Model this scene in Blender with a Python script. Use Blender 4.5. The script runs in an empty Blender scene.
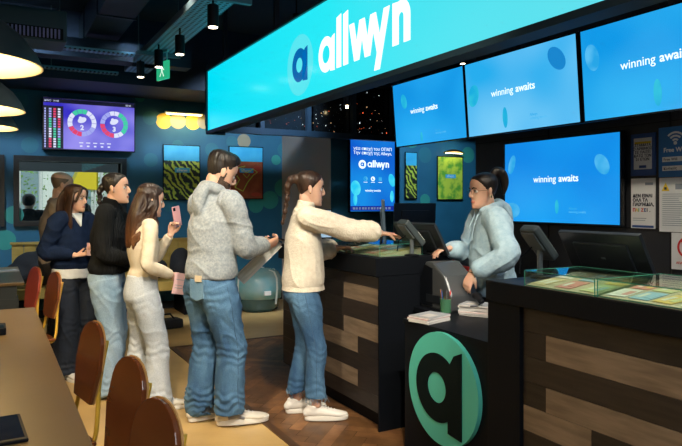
import bpy, bmesh, math, random
from mathutils import Vector, Matrix, noise
random.seed(7)
S = bpy.context.scene; COL = S.collection
V = Vector; PI = math.pi; R = math.radians

# ---------------------------------------------------------------- materials
MATS = {}
def mat(name, c, rough=.5, metal=0, c2=None, ns=6.0, stretch=(1,1,1), bump=0, bs=60.0, emit=0, spec=.5, trans=0, alpha=1, sheen=0, coat=0, detail=4, contrast=(.35,.65)):
    if name in MATS: return MATS[name]
    m = bpy.data.materials.new(name); m.use_nodes = True; nt = m.node_tree; N = nt.nodes; L = nt.links
    b = N['Principled BSDF']; b.inputs['Base Color'].default_value = (*c, 1)
    b.inputs['Roughness'].default_value = rough; b.inputs['Metallic'].default_value = metal
    b.inputs['Specular IOR Level'].default_value = spec
    b.inputs['Transmission Weight'].default_value = trans; b.inputs['Alpha'].default_value = alpha
    b.inputs['Sheen Weight'].default_value = sheen; b.inputs['Coat Weight'].default_value = coat
    tc = N.new('ShaderNodeTexCoord'); mp = N.new('ShaderNodeMapping'); mp.inputs['Scale'].default_value = stretch
    L.new(tc.outputs['Object'], mp.inputs['Vector'])
    if c2:
        n = N.new('ShaderNodeTexNoise'); n.inputs['Scale'].default_value = ns; n.inputs['Detail'].default_value = detail
        L.new(mp.outputs[0], n.inputs['Vector'])
        r = N.new('ShaderNodeValToRGB'); e = r.color_ramp.elements
        e[0].position, e[1].position = contrast; e[0].color = (*c, 1); e[1].color = (*c2, 1)
        L.new(n.outputs['Fac'], r.inputs['Fac']); L.new(r.outputs['Color'], b.inputs['Base Color'])
        if emit: L.new(r.outputs['Color'], b.inputs['Emission Color'])
    if emit:
        if not c2: b.inputs['Emission Color'].default_value = (*c, 1)
        b.inputs['Emission Strength'].default_value = emit
    if bump:
        n2 = N.new('ShaderNodeTexNoise'); n2.inputs['Scale'].default_value = bs; n2.inputs['Detail'].default_value = 3
        L.new(mp.outputs[0], n2.inputs['Vector'])
        bp = N.new('ShaderNodeBump'); bp.inputs['Strength'].default_value = bump; bp.inputs['Distance'].default_value = .01
        L.new(n2.outputs['Fac'], bp.inputs['Height']); L.new(bp.outputs['Normal'], b.inputs['Normal'])
    MATS[name] = m; return m
def emis(name, c, s, c2=None, ns=2.0, base=(0.01,0.01,0.01)):
    """a lit display: black glass that emits"""
    if name in MATS: return MATS[name]
    m = mat(name, base, .18); nt = m.node_tree; b = nt.nodes['Principled BSDF']
    b.inputs['Emission Strength'].default_value = s; b.inputs['Emission Color'].default_value = (*c, 1)
    if c2:
        tc = nt.nodes.new('ShaderNodeTexCoord'); n = nt.nodes.new('ShaderNodeTexNoise'); n.inputs['Scale'].default_value = ns; n.inputs['Detail'].default_value = 1
        r = nt.nodes.new('ShaderNodeValToRGB'); e = r.color_ramp.elements; e[0].position, e[1].position = .35, .68
        e[0].color = (*c, 1); e[1].color = (*c2, 1)
        nt.links.new(tc.outputs['Object'], n.inputs['Vector']); nt.links.new(n.outputs['Fac'], r.inputs['Fac']); nt.links.new(r.outputs['Color'], b.inputs['Emission Color'])
    return m
def ribbed(name, c, c2, freq, rough=.9, bump=.6, axis=(1,0,0)):
    """knitted cloth with ribs"""
    m = mat(name, c, rough, c2=c2, ns=9, spec=.12); nt = m.node_tree; b = nt.nodes['Principled BSDF']
    tc = nt.nodes.new('ShaderNodeTexCoord'); w = nt.nodes.new('ShaderNodeTexWave'); w.inputs['Scale'].default_value = freq; w.inputs['Distortion'].default_value = 1.5
    w.inputs['Detail'].default_value = 2
    w.bands_direction = 'DIAGONAL' if axis == 0 else ('Z' if axis[2] else 'X')
    nt.links.new(tc.outputs['Object'], w.inputs['Vector'])
    bp = nt.nodes.new('ShaderNodeBump'); bp.inputs['Strength'].default_value = bump; bp.inputs['Distance'].default_value = .006
    nt.links.new(w.outputs['Fac'], bp.inputs['Height']); nt.links.new(bp.outputs['Normal'], b.inputs['Normal']); return m

# ---------------------------------------------------------------- mesh builder
class MB:
    def __init__(s): s.v = []; s.f = []; s.m = []; s.cm = 0
    def mat(s, i): s.cm = i; return s
    def add(s, vs, fs):
        o = len(s.v); s.v += [tuple(v) for v in vs]; s.f += [tuple(i+o for i in f) for f in fs]; s.m += [s.cm]*len(fs); return s
    def box(s, x0, x1, y0, y1, z0, z1, M=None):
        vs = [V((x,y,z)) for z in (z0,z1) for y in (y0,y1) for x in (x0,x1)]
        if M: vs = [M @ v for v in vs]
        return s.add(vs, [(0,2,3,1),(4,5,7,6),(0,1,5,4),(2,6,7,3),(0,4,6,2),(1,3,7,5)])
    def rings(s, rings, cap=True):
        n = len(rings[0]); vs = [p for r in rings for p in r]; fs = []
        for k in range(len(rings)-1):
            for i in range(n):
                j = (i+1) % n; fs.append((k*n+i, k*n+j, (k+1)*n+j, (k+1)*n+i))
        if cap: fs.append(tuple(range(n))[::-1]); fs.append(tuple((len(rings)-1)*n+i for i in range(n)))
        return s.add(vs, fs)
    def lathe(s, prof, n=24, M=None, cap=True):
        rs = []
        for r, z in prof:
            ring = [V((r*math.cos(2*PI*i/n), r*math.sin(2*PI*i/n), z)) for i in range(n)]
            rs.append([M @ p for p in ring] if M else ring)
        return s.rings(rs, cap)
    def cyl(s, p0, p1, r, r1=None, n=16):
        return s.tube([p0, p1], [r, r if r1 is None else r1], n=n)
    def tube(s, pts, r, n=10, side=None, closed=False):
        pts = [V(p) for p in pts]; rs = r if isinstance(r, (list, tuple)) else [r]*len(pts); rings = []
        ref = None
        for i, p in enumerate(pts):
            t = (pts[min(i+1, len(pts)-1)] - pts[max(i-1, 0)])
            t = t.normalized() if t.length > 1e-9 else V((0,0,1))
            if ref is None:
                ref = V(side) if side else (V((0,1,0)) if abs(t.y) < .9 else V((1,0,0)))
            a = ref - t*ref.dot(t)
            a = a.normalized() if a.length > 1e-6 else t.orthogonal().normalized()
            if not side: ref = a
            b = t.cross(a); q = rs[i]; ra, rb = q if isinstance(q, (list, tuple)) else (q, q)
            rings.append([p + a*ra*math.cos(2*PI*k/n) + b*rb*math.sin(2*PI*k/n) for k in range(n)])
        return s.rings(rings)
    def limb(s, pts, radii, side=(0,1,0), n=20, sub=6, round_ends=False):
        """smooth elliptic loft through control points"""
        P = [V(p) for p in pts]; Q = [r if isinstance(r, (list, tuple)) else (r, r) for r in radii]
        def cr(a, b, c, d, t): return .5*((2*b)+(c-a)*t+(2*a-5*b+4*c-d)*t*t+(3*b-a-3*c+d)*t**3)
        op, orr = [], []
        for i in range(len(P)-1):
            a, b, c, d = P[max(i-1,0)], P[i], P[i+1], P[min(i+2,len(P)-1)]
            ra, rb, rc, rd = Q[max(i-1,0)], Q[i], Q[i+1], Q[min(i+2,len(P)-1)]
            for k in range(sub):
                t = k/sub; op.append(cr(a,b,c,d,t)); orr.append(tuple(max(.002, cr(ra[j],rb[j],rc[j],rd[j],t)) for j in (0,1)))
        op.append(P[-1]); orr.append(Q[-1])
        if round_ends:
            t0 = (op[0]-op[1]).normalized(); t1 = (op[-1]-op[-2]).normalized(); r0 = min(orr[0]); r1 = min(orr[-1])
            op = [op[0]+t0*r0*.95, op[0]+t0*r0*.7, op[0]+t0*r0*.35]+op+[op[-1]+t1*r1*.35, op[-1]+t1*r1*.7, op[-1]+t1*r1*.95]
            sc = lambda q, f: (q[0]*f, q[1]*f)
            orr = [sc(orr[0],.3), sc(orr[0],.71), sc(orr[0],.93)]+orr+[sc(orr[-1],.93), sc(orr[-1],.71), sc(orr[-1],.3)]
        return s.tube(op, orr, n=n, side=side)
    def ell(s, c, r, M=None, n=20, m=12):
        c = V(c); rings = []
        for k in range(m+1):
            a = -PI/2 + PI*(k+.0)/m; cr, sr = max(math.cos(a), .02), math.sin(a)
            ring = [V((r[0]*cr*math.cos(2*PI*i/n), r[1]*cr*math.sin(2*PI*i/n), r[2]*sr)) for i in range(n)]
            rings.append([c + (M @ p if M else p) for p in ring])
        return s.rings(rings)
    def prism(s, poly, y0, y1, M=None):
        """polygon in local x,z pulled along y"""
        n = len(poly); vs = [V((x, y, z)) for y in (y0, y1) for x, z in poly]
        if M: vs = [M @ v for v in vs]
        area = sum(poly[i][0]*poly[(i+1)%n][1]-poly[(i+1)%n][0]*poly[i][1] for i in range(n))
        f = [tuple(range(n)), tuple(range(n, 2*n))[::-1]] + [(i, i+n, (i+1)%n+n, (i+1)%n) for i in range(n)]
        if area < 0: f = [q[::-1] for q in f]
        return s.add(vs, f)
    def mesh(s, name, mats=None):
        me = bpy.data.meshes.new(name); me.from_pydata(s.v, [], s.f)
        for m in (mats or []): me.materials.append(m)
        me.polygons.foreach_set('material_index', s.m); me.update(); return me
    def build(s, name, mats, parent=None, smooth=False, bevel=0, loc=None):
        if not isinstance(mats, (list, tuple)): mats = [mats]
        me = s.mesh(name, mats); bm = bmesh.new(); bm.from_mesh(me); bmesh.ops.recalc_face_normals(bm, faces=bm.faces)
        if bevel: bmesh.ops.bevel(bm, geom=[e for e in bm.edges if e.calc_face_angle(0) > .5], offset=bevel, segments=2, affect='EDGES', profile=.6)
        bm.to_mesh(me); bm.free()
        o = bpy.data.objects.new(name, me); COL.objects.link(o)
        if smooth:
            me.polygons.foreach_set('use_smooth', [True]*len(me.polygons))
            if smooth != 'all': 
                try: me.set_sharp_from_angle(angle=R(40))
                except Exception: pass
        if parent: o.parent = parent
        if loc: o.location = loc
        return o
def remeshed(mb, name, mats, voxel=.008, smooth=4, parent=None, disp=None, ratio=None):
    me = mb.mesh(name+'_src'); o = bpy.data.objects.new('tmp', me); COL.objects.link(o)
    md = o.modifiers.new('r', 'REMESH'); md.mode = 'VOXEL'; md.voxel_size = voxel
    if smooth: sm = o.modifiers.new('s', 'SMOOTH'); sm.factor = .5; sm.iterations = smooth
    if ratio: dm = o.modifiers.new('d', 'DECIMATE'); dm.ratio = ratio
    dg = bpy.context.evaluated_depsgraph_get(); dg.update()
    nm = bpy.data.meshes.new_from_object(o.evaluated_get(dg)); bpy.data.objects.remove(o); bpy.data.meshes.remove(me)
    nm.name = name; nm.materials.clear()
    for m in (mats if isinstance(mats, (list, tuple)) else [mats]): nm.materials.append(m)
    if disp:
        nn = [v.normal.copy() for v in nm.vertices]
        for v, n in zip(nm.vertices, nn): v.co = v.co + n*disp(v.co)
    nm.polygons.foreach_set('use_smooth', [True]*len(nm.polygons)); nm.update()
    ob = bpy.data.objects.new(name, nm); COL.objects.link(ob)
    if parent: ob.parent = parent
    return ob
def thing(name, label, cat, loc=(0,0,0), rz=0, group=None, kind=None):
    o = bpy.data.objects.new(name, None); COL.objects.link(o); o.location = loc; o.rotation_euler = (0,0,rz)
    o.empty_display_size = .1; return tag(o, label, cat, group, kind)
def tag(o, label=None, cat=None, group=None, kind=None):
    if label: o['label'] = label
    if cat: o['category'] = cat
    if group: o['group'] = group
    if kind: o['kind'] = kind
    return o
def struct(o, label=None): o['kind'] = 'structure'; return tag(o, label) 
def copy_tree(o, parent=None):
    c = o.copy(); COL.objects.link(c); c.parent = parent
    for ch in list(o.children): copy_tree(ch, c)
    return c
def text(name, s, size, mt, parent, loc, align='LEFT', bold=0, ext=.0008, rot=(PI/2,0,0), sx=1, space=1):
    cu = bpy.data.curves.new(name, 'FONT'); cu.body = s; cu.size = size; cu.align_x = align; cu.offset = bold; cu.extrude = ext; cu.space_line = .95; cu.space_character = space
    cu.resolution_u = 4
    o = bpy.data.objects.new(name, cu); COL.objects.link(o)
    dg = bpy.context.evaluated_depsgraph_get(); dg.update(); me = bpy.data.meshes.new_from_object(o.evaluated_get(dg)); bpy.data.objects.remove(o); bpy.data.curves.remove(cu)
    me.materials.clear(); me.materials.append(mt); ob = bpy.data.objects.new(name, me); COL.objects.link(ob)
    ob.location = loc; ob.rotation_euler = rot; ob.scale = (sx,1,1); ob.parent = parent; return ob
def ringpoly(mb, cx, cz, ro, ri, y0, y1, n=32, ex=1):
    """flat ring standing in local x,z"""
    vs = []; fs = []
    for y in (y0, y1):
        for r in (ro, ri):
            for i in range(n):
                a = 2*PI*i/n; vs.append((cx+ex*r*math.cos(a), y, cz+r*math.sin(a)))
    for i in range(n):
        j = (i+1)%n
        fs += [(i, j, n+j, n+i), (2*n+i, 3*n+i, 3*n+j, 2*n+j), (i, 2*n+i, 2*n+j, j), (n+i, n+j, 3*n+j, 3*n+i)]
    return mb.add(vs, fs)
def disc(mb, cx, cz, r, y0, y1, n=28, ex=1): return mb.prism([(cx+ex*r*math.cos(2*PI*i/n), cz+r*math.sin(2*PI*i/n)) for i in range(n)], y0, y1)
def glyph_a(mb, x, z, h, y0, y1, fat=.36):
    """bold round letter a of height h, left edge x, baseline z"""
    r = h/2; cx = x+r; cz = z+r
    ringpoly(mb, cx, cz, r, r*(1-fat*1.75), y0, y1)
    w = h*fat
    mb.prism([(x+h*1.06-w, z), (x+h*1.06, z-h*.02), (x+h*1.06, z+h*.98), (x+h*1.06-w*.55, z+h*.93), (x+h*1.06-w, z+h*.8)], y0, y1)
    return h*1.06

# ---------------------------------------------------------------- camera (eye height 1.48 m, 28.7 deg right of the counter's direction)
cam = bpy.data.cameras.new('camera'); co = bpy.data.objects.new('camera', cam); COL.objects.link(co)
cam.sensor_width = 36; cam.lens = 640/682*36; cam.shift_y = -21/682
co.location = (0,0,1.48); co.rotation_euler = (PI/2, 0, -R(28.7)); S.camera = co; cam.clip_start = .05

BLACK = mat('black_laminate', (.0045,.006,.009), .5, spec=.12); DARK = mat('dark_steel', (.012,.016,.022), .45, .3)
WHITE = mat('white_plastic', (.75,.75,.75), .4); CHROME = mat('chrome', (.6,.6,.6), .2, 1)
GREY = mat('grey_plastic', (.09,.11,.12), .45); TEXTW = emis('white_screen_text', (.8,.95,1), 1.25)

# ================================================================ SETTING
floor_m = mat('polished_tan_floor', (.37,.235,.085), .32, c2=(.55,.37,.15), ns=1.6, detail=8, bump=.05, bs=30)
o = MB().box(-3.2, 8.2, -2.2, 9.2, -.12, 0).build('floor', floor_m); struct(o)
def herringbone():
    bm = bmesh.new(); cl = bm.loops.layers.color.new('tone'); L_, W_ = .44, .088; c45 = math.cos(PI/4)
    n = int(L_/W_)
    rnd = random.Random(3)
    for i in range(-70, 90):
        for j in range(-16, 18):
            for k in (0, 1):
                ox, oy = i*W_+j*L_, i*W_-j*L_
                if k == 0: q = [(ox,oy),(ox+L_,oy),(ox+L_,oy+W_),(ox,oy+W_)]
                else: q = [(ox+L_,oy+W_-L_+0),(ox+L_+W_,oy+W_-L_),(ox+L_+W_,oy+W_),(ox+L_,oy+W_)]
                pts = [((x-y)*c45+3, (x+y)*c45+3) for x, y in q]
                if not any(1.3 < p[0] < 4.6 and -.3 < p[1] < 7 for p in pts): continue
                cx = sum(p[0] for p in pts)/4; cy = sum(p[1] for p in pts)/4
                f = bm.faces.new([bm.verts.new((cx+(p[0]-cx)*.985, cy+(p[1]-cy)*.985, 0)) for p in pts])
                t = rnd.random()
                for l in f.loops: l[cl] = (t, t, t, 1)
    for co_, no in (((1.64,0,0),(-1,0,0)), ((0,6.5,0),(0,1,0)), ((4.28,0,0),(1,0,0)), ((0,-.2,0),(0,-1,0))):
        bmesh.ops.bisect_plane(bm, geom=bm.verts[:]+bm.edges[:]+bm.faces[:], plane_co=co_, plane_no=no, clear_outer=True)
    me = bpy.data.meshes.new('wood_floor'); bm.to_mesh(me); bm.free(); return me
wf = mat('herringbone_oak', (.19,.085,.032), .42, c2=(.32,.155,.06), ns=9, stretch=(1,1,1))
nt = wf.node_tree; b = nt.nodes['Principled BSDF']; at = nt.nodes.new('ShaderNodeVertexColor'); at.layer_name = 'tone'
mx = nt.nodes.new('ShaderNodeMix'); mx.data_type = 'RGBA'; mx.blend_type = 'MULTIPLY'; mx.inputs[0].default_value = .55
src = b.inputs['Base Color'].links[0].from_socket
nt.links.new(src, mx.inputs[6]); nt.links.new(at.outputs[0], mx.inputs[7]); nt.links.new(mx.outputs[2], b.inputs['Base Color'])
me = herringbone(); me.materials.append(wf); o = bpy.data.objects.new('floor_wood', me); COL.objects.link(o); o.location.z = .005; struct(o)
o = MB().box(1.64, 4.28, -.2, 6.5, .0005, .003).build('floor_wood_base', mat('dark_joint', (.05,.025,.012), .6)); struct(o)
tm = mat('wood_trim_strip', (.07,.032,.012), .4)
o = MB().box(1.59,1.64,-.2,6.54,0,.008).box(1.64,4.28,6.5,6.54,0,.008).build('trim_1', tm); struct(o)

wall_m = mat('blue_dotted_wallpaper', (.012,.12,.22), .55, c2=(.016,.14,.255), ns=3)
# back wall at y=9 with an opening for the window at x .12..1.62, z 1.27..2.05 and a narrower one left of it
def wallbox(mb, x0, x1, z0, z1): mb.box(x0, x1, 9.0, 9.2, z0, z1)
w = MB(); Z1 = 3.75; wz0, wz1 = 1.24, 2.0
wallbox(w, -3.2, -1.3, 0, Z1); wallbox(w, -1.3, 8.2, 0, wz0); wallbox(w, -1.3, 8.2, wz1, Z1); wallbox(w, .085, .315, wz0, wz1); wallbox(w, 1.54, 8.2, wz0, wz1)
bw = struct(w.build('wall_back', wall_m))
# printed dots of the wallpaper, one flat inlay 1 mm proud
dm = [mat('dot_teal', (.02,.17,.25), .55), mat('dot_green', (.03,.30,.27), .55), mat('dot_cream', (.34,.32,.22), .55), mat('dot_yellow', (.75,.52,.06), .5), mat('dot_blue', (.012,.09,.19), .55)]
w = MB()
def wdot(px, py, rp, m):
    r_ = (px-341)/640; d = 9/(.877-.48*r_); x = d*(.877*r_+.48); z = 1.48+(202-py)/640*d
    w.mat(m); disc(w, x, z, rp*d/640, 8.9985-.0002*len(w.v)/60, 9.0005)
for a in ((164,121,8,3),(193,122,8,3),(178,121,8,2),(204,122,7,2),(244,141,7,2),(30,145,8,0),(150,118,7,0),(14,215,9,1),(151,160,7,0),(178,146,6,0),(256,205,8,1),(270,200,9,1),(283,188,9,1),(226,232,7,0),
          (100,96,6,0),(20,100,8,0),(140,97,5,1),(170,205,7,0),(418,230,8,1),(412,140,8,1),(425,155,8,0),(468,155,8,1),(472,190,6,0),(425,200,6,1),(470,222,7,0),(284,150,7,0),(232,142,6,0),(212,150,7,0),(8,130,8,0),(5,240,10,1),(150,220,8,1),(276,160,5,1),
          (150,200,6,0),(215,215,8,0),(288,215,7,1),(216,128,5,0)): wdot(*a)
w.build('wall_dots', dm, bw)
dark_w = mat('charcoal_wall', (.022,.024,.030), .55); colm = mat('taupe_column_face', (.32,.30,.285), .6)
blk = mat('black_paint', (.004,.006,.009), .7); ceil_m = mat('ceiling_dark_paint', (.016,.045,.072), .8)
struct(MB().box(-3.2,8.2,-2.2,9.2,3.7,3.85).build('ceiling', ceil_m))
struct(MB().box(-3.4,-3.2,-2.2,9.2,0,3.75).build('wall_left', mat('left_wall_paint', (.05,.055,.065), .7)))
struct(MB().box(8.2,8.4,-2.2,9.2,0,3.75).build('wall_right', mat('left_wall_paint', (0,0,0))))
struct(MB().box(-3.2,8.2,-2.4,-2.2,0,3.75).build('wall_front', mat('left_wall_paint', (0,0,0))))
# charcoal wall with the screens behind the counter
w = MB().box(4.30,4.45,-2.2,5.02,0,3.7)
w2 = struct(w.build('wall_service', dark_w))
t = MB()
for z in (1.28, 2.06): t.box(4.292,4.3,-2.2,5.02,z,z+.008)
for y in (.6,1.75,2.9,4.05): t.box(4.292,4.3,y,y+.008,0,3.7)
t.build('panel_joints', blk, w2)
# pier that carries the portrait screen: blue front, taupe left face
w = MB().box(3.9,4.98,7.4,9.0,0,3.7)
o = w.build('wall_pier', [wall_m, colm]); struct(o)
for p in o.data.polygons:
    if p.normal.x < -.5: p.material_index = 1
# soffit along the back wall and beams
struct(MB().box(-3.2,8.2,8.0,9.0,2.90,3.7).build('ceiling_soffit', mat('soffit_dark_blue', (.010,.030,.065), .7)))
struct(MB().box(-3.2,2.0,7.2,7.42,3.0,3.2).build('ceiling_beam', mat('soffit_dark_blue', (0,0,0))))
struct(MB().box(-3.2,8.2,8.98,9.0,0,.1).build('baseboard_back', blk))

# windows in the back wall
fr_m = mat('black_window_frame', (.006,.010,.014), .4); glass = mat('clear_glass', (.9,.97,.95), .02, trans=1, spec=.5)
def thin_glass(name, tint, refl=.10, rough=.01):
    m = bpy.data.materials.new(name); m.use_nodes = True; nt = m.node_tree; nt.nodes.clear()
    out = nt.nodes.new('ShaderNodeOutputMaterial'); mix = nt.nodes.new('ShaderNodeMixShader'); tr = nt.nodes.new('ShaderNodeBsdfTransparent'); gl = nt.nodes.new('ShaderNodeBsdfGlossy')
    lw = nt.nodes.new('ShaderNodeLayerWeight'); lw.inputs[0].default_value = .5; pw = nt.nodes.new('ShaderNodeMath'); pw.operation = 'POWER'; pw.inputs[1].default_value = 5; nt.links.new(lw.outputs['Facing'], pw.inputs[0])
    fr = nt.nodes.new('ShaderNodeMath'); fr.operation = 'MULTIPLY_ADD'; fr.inputs[1].default_value = .9; fr.inputs[2].default_value = .04; nt.links.new(pw.outputs[0], fr.inputs[0])
    tr.inputs[0].default_value = (*tint,1); gl.inputs['Roughness'].default_value = rough
    nt.links.new(fr.outputs[0], mix.inputs[0]); nt.links.new(tr.outputs[0], mix.inputs[1]); nt.links.new(gl.outputs[0], mix.inputs[2]); nt.links.new(mix.outputs[0], out.inputs[0]); return m
pane = thin_glass('window_glass', (.82,.9,.88)); caseglass = thin_glass('case_glass', (.90,.965,.93))
for i, (x0, x1) in enumerate(((.315,1.54),(-1.3,.085))):
    w = MB(); f = .065
    w.box(x0-f,x1+f,8.93,9.21,wz0-f,wz0).box(x0-f,x1+f,8.93,9.21,wz1,wz1+f).box(x0-f,x0,8.93,9.21,wz0,wz1).box(x1,x1+f,8.93,9.21,wz0,wz1)
    o = struct(w.build('window_%d' % (i+1), fr_m))
    MB().box(x0,x1,9.1,9.108,wz0,wz1).build('pane', pane, o)

# street outside the window
struct(MB().box(-8,10,9.2,22,-.12,-.02).build('ground_outside', mat('pavement', (.35,.34,.32), .8, c2=(.45,.44,.42), ns=3)))
o = MB().box(-6,8,15.5,15.8,0,2.6).mat(1)
for k in range(14): o.box(-5.6+k,-5.0+k,15.48,15.5,.9,2.3)
o = o.build('street_facade', [mat('pale_facade', (.75,.76,.74), .7), mat('facade_glass', (.25,.34,.38), .1)]); tag(o, 'pale street building seen through the window behind the queue', 'building')
t = thing('street_post', 'white street post seen through the middle of the window', 'post', (.42,12.2,0), group='white street posts outside the window')
MB().cyl((0,0,0),(0,0,3.2),.03).build('pole', WHITE, t); MB().lathe([(.07,0),(.07,.03),(.03,.05)]).build('foot', WHITE, t)
for x, y, l in ((.78,12.6,'white street post between the seated silhouette and the bald man'),(1.12,12.2,'white street post seen just left of the yellow awning'),(1.78,12.4,'white street post seen at the right edge of the window'),(.05,12.9,'white street post seen at the left edge of the window')):
    c = copy_tree(t); c.location = (x,y,0); c['label'] = l
t = thing('yellow_awning', 'yellow sunshade awning outside the window behind the black sweater woman', 'awning', (1.62,12.8,0))
MB().prism([(-.35,1.75),(.12,1.70),(.12,2.15),(-.1,2.3)], -.3, .3).build('fabric', mat('yellow_fabric', (.85,.62,.02), .7), t)
MB().cyl((.1,0,-.0),(.1,0,1.8),.02).build('pole', WHITE, t)
MB().box(-.5,2.3,11.2,11.5,1.98,2.12).build('street_canopy', mat('canopy_dark', (.01,.02,.03), .6)); tag(bpy.data.objects['street_canopy'], 'dark horizontal canopy edge outside above the window view', 'canopy')
for p in (-.45,2.2): MB().cyl((p,11.35,-.02),(p,11.35,1.98),.03).build('canopy_post', DARK, bpy.data.objects['street_canopy'])
t = thing('street_tree', 'leafy green street tree seen at the left of the window', 'tree', (-.1,13.8,0)); w = MB(); rr = random.Random(5)
for k in range(1900):
    c = V((rr.gauss(0,.42), rr.gauss(0,.4), rr.gauss(2.0,.45))); M3 = Matrix.Rotation(rr.random()*6.28,4,V((rr.random(),rr.random(),rr.random())).normalized())
    w.add([c+(M3@V(q)) for q in ((-.035,0,0),(0,-.02,.01),(.04,0,0),(0,.02,.01))], [(0,1,2,3)])
w.build('foliage', mat('leaf_green', (.10,.26,.05), .6, c2=(.25,.42,.08), ns=4), t); MB().limb([(0,0,0),(.03,0,1),(0,0,2)],[.07,.06,.04]).build('trunk', mat('bark', (.12,.08,.05), .9), t)
c = copy_tree(t); c.location = (2.6,14.2,0); c['label'] = 'leafy green street tree behind the yellow awning outside'

# ================================================================ SCREENS, SIGN, POSTERS  (local frame: x to the viewer's right, z up, -y towards the viewer)
RX = -PI/2      # for things on planes that face -X
def capsule(mb, cx, cz, a, b, rot, y0, y1, n=24):
    P = []
    for i in range(n):
        t = 2*PI*i/n; x, z = a*math.cos(t), b*math.sin(t); P.append((cx+x*math.cos(rot)-z*math.sin(rot), cz+x*math.sin(rot)+z*math.cos(rot)))
    return mb.prism(P, y0, y1)
blob_m = emis('screen_blob', (.02,.38,.80), 1.0, c2=(.10,.52,.90), ns=9); blob_d = emis('screen_blob_dark', (.01,.24,.62), 1.0)
blob_g = emis('screen_blob_green', (.01,.42,.74), 1.0, c2=(.03,.55,.74), ns=8)
def allwyn(mb, x, z, xh, y0, y1, f=.27):
    """the six letters of the shop sign, x-height xh, returns width"""
    asc = xh*1.42; w = xh*f; g = xh*.13
    x0 = x; x += glyph_a(mb, x, z, xh, y0, y1, f)+g
    for _ in range(2): mb.prism([(x,z),(x+w,z),(x+w,z+asc),(x,z+asc*.96)], y0, y1); x += w+g
    def stroke(xa, za, xb, zb): mb.prism([(xa-w/2,za),(xa+w/2,za),(xb+w/2,zb),(xb-w/2,zb)], y0, y1)
    s_ = xh*.36; x += w/2-g*.5
    for k in range(4): stroke(x+(k)*s_*.82, z+(xh if k%2==0 else 0), x+(k+1)*s_*.82, z+(0 if k%2==0 else xh))
    x += 4*s_*.82
    stroke(x+s_*.0, z+xh, x+s_*.95, z+.0); stroke(x+s_*1.9, z+xh, x+s_*.55, z-xh*.42); x += s_*1.9+w/2+g
    mb.prism([(x,z),(x+w,z),(x+w,z+xh*.98),(x,z+xh)], y0, y1)
    # n: arch
    n = 14; ro = xh*.40; ri = ro-w; cx = x+ro; cz = z+xh-ro
    P = [(cx+ro*math.cos(a), cz+ro*math.sin(a)) for a in [PI*k/n for k in range(n+1)]]+[(cx+ri*math.cos(a), cz+ri*math.sin(a)) for a in [PI-PI*k/n for k in range(n+1)]]
    mb.prism(P, y0, y1); mb.prism([(cx+ro-w,z),(cx+ro,z),(cx+ro,cz+.001),(cx+ro-w,cz+.001)], y0, y1)
    return x+2*ro-x0

bez = mat('screen_bezel', (.006,.007,.010), .25); 
def tv(name, label, cat, loc, rz, w, h, scr, tilt=0, group=None, depth=.05, content=None, mount=None):
    t = thing(name, label, cat, loc, rz, group)
    t.rotation_euler = (tilt, 0, rz)
    bd = .012
    MB().box(-w/2,w/2,.004,depth,-h/2,h/2).box(-w*.3,w*.3,depth,depth+.03,-h*.3,h*.3).build('casing', bez, t, bevel=.004)
    m = MB()
    for q in ((-w/2,w/2,h/2-bd,h/2),(-w/2,w/2,-h/2,-h/2+bd),(-w/2,-w/2+bd,-h/2+bd,h/2-bd),(w/2-bd,w/2,-h/2+bd,h/2-bd)): m.box(q[0],q[1],-.004,.004,q[2],q[3])
    m.build('bezel', bez, t)
    p = MB().box(-w/2+bd,w/2-bd,0,.004,-h/2+bd,h/2-bd).build('screen', scr, t)
    if content: content(p, w, h)
    if mount: mount(t)
    return t
def winning(scale=1.0, blobs=(), off=.24):
    def f(p, w, h):
        s = .088*scale
        text('writing', 'winning ', s, TEXTW, p, (-w*off, -.001, -s*.1), bold=0)
        text('writing', 'awaits', s, TEXTW, p, (-w*off+s*3.42, -.001, -s*.1), bold=.0012)
        for (x, z, a, b_, rot, mi) in blobs: capsule(MB(), 0, 0, 1, 1, 0, 0, 1); capsule(m := MB(), x*w, z*h, a, b_, rot, -.0008, .0); m.build('screen_shape', [blob_m, blob_d, blob_g][mi], p)
        text('writing', 'Allwyn\nwinning awaits', s*.36, blob_m, p, (w*.10, -.001, -h*.33), align='LEFT')
    return f
sb1 = emis('screen_blue_a', (.005,.30,.78), 1.0, c2=(.02,.42,.90), ns=1.4)
sb2 = emis('screen_blue_b', (.02,.42,.86), 1.0, c2=(.18,.60,.94), ns=1.3)
sb3 = emis('screen_blue_c', (.005,.32,.80), 1.0, c2=(.03,.46,.90), ns=1.3)
sb4 = emis('screen_blue_d', (.005,.25,.80), 1.0, c2=(.01,.36,.90), ns=1.2)
def ceiling_mount(t):
    MB().box(-.03,.03,.05,.11,-.1,1.1).box(-.2,.2,.05,.08,-.12,-.06).build('ceiling_pole', DARK, t)
TY = [(5.30,1.21),(4.03,1.31),(2.70,1.31)]; zc = 2.42; hh = .69
bl = [[(-.33,.2,.05,.08,.3,2),(-.1,-.38,.02,.05,0,2)],[(-.42,.05,.07,.10,-.3,2),(.34,.27,.07,.11,.7,1),(-.12,-.30,.03,.09,0,2)],[(-.42,.18,.06,.1,.2,0),(-.03,-.3,.03,.09,0,2),(.3,.0,.1,.14,.2,0)]]
lab = ['hanging blue winning awaits screen farthest from the camera, left of the row of three','hanging light blue winning awaits screen in the middle of the row of three','hanging blue winning awaits screen at the right edge, nearest of the row of three']
for i, ((y, wd), sc_) in enumerate(zip(TY, (sb1, sb2, sb3))):
    tv('hanging_screen', lab[i], 'screen', (3.90, y, zc), RX, wd, hh, sc_, tilt=R(4.5), group='three screens hanging above the service counter', content=winning(1.0 if i else .9, bl[i]), mount=ceiling_mount)
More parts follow.
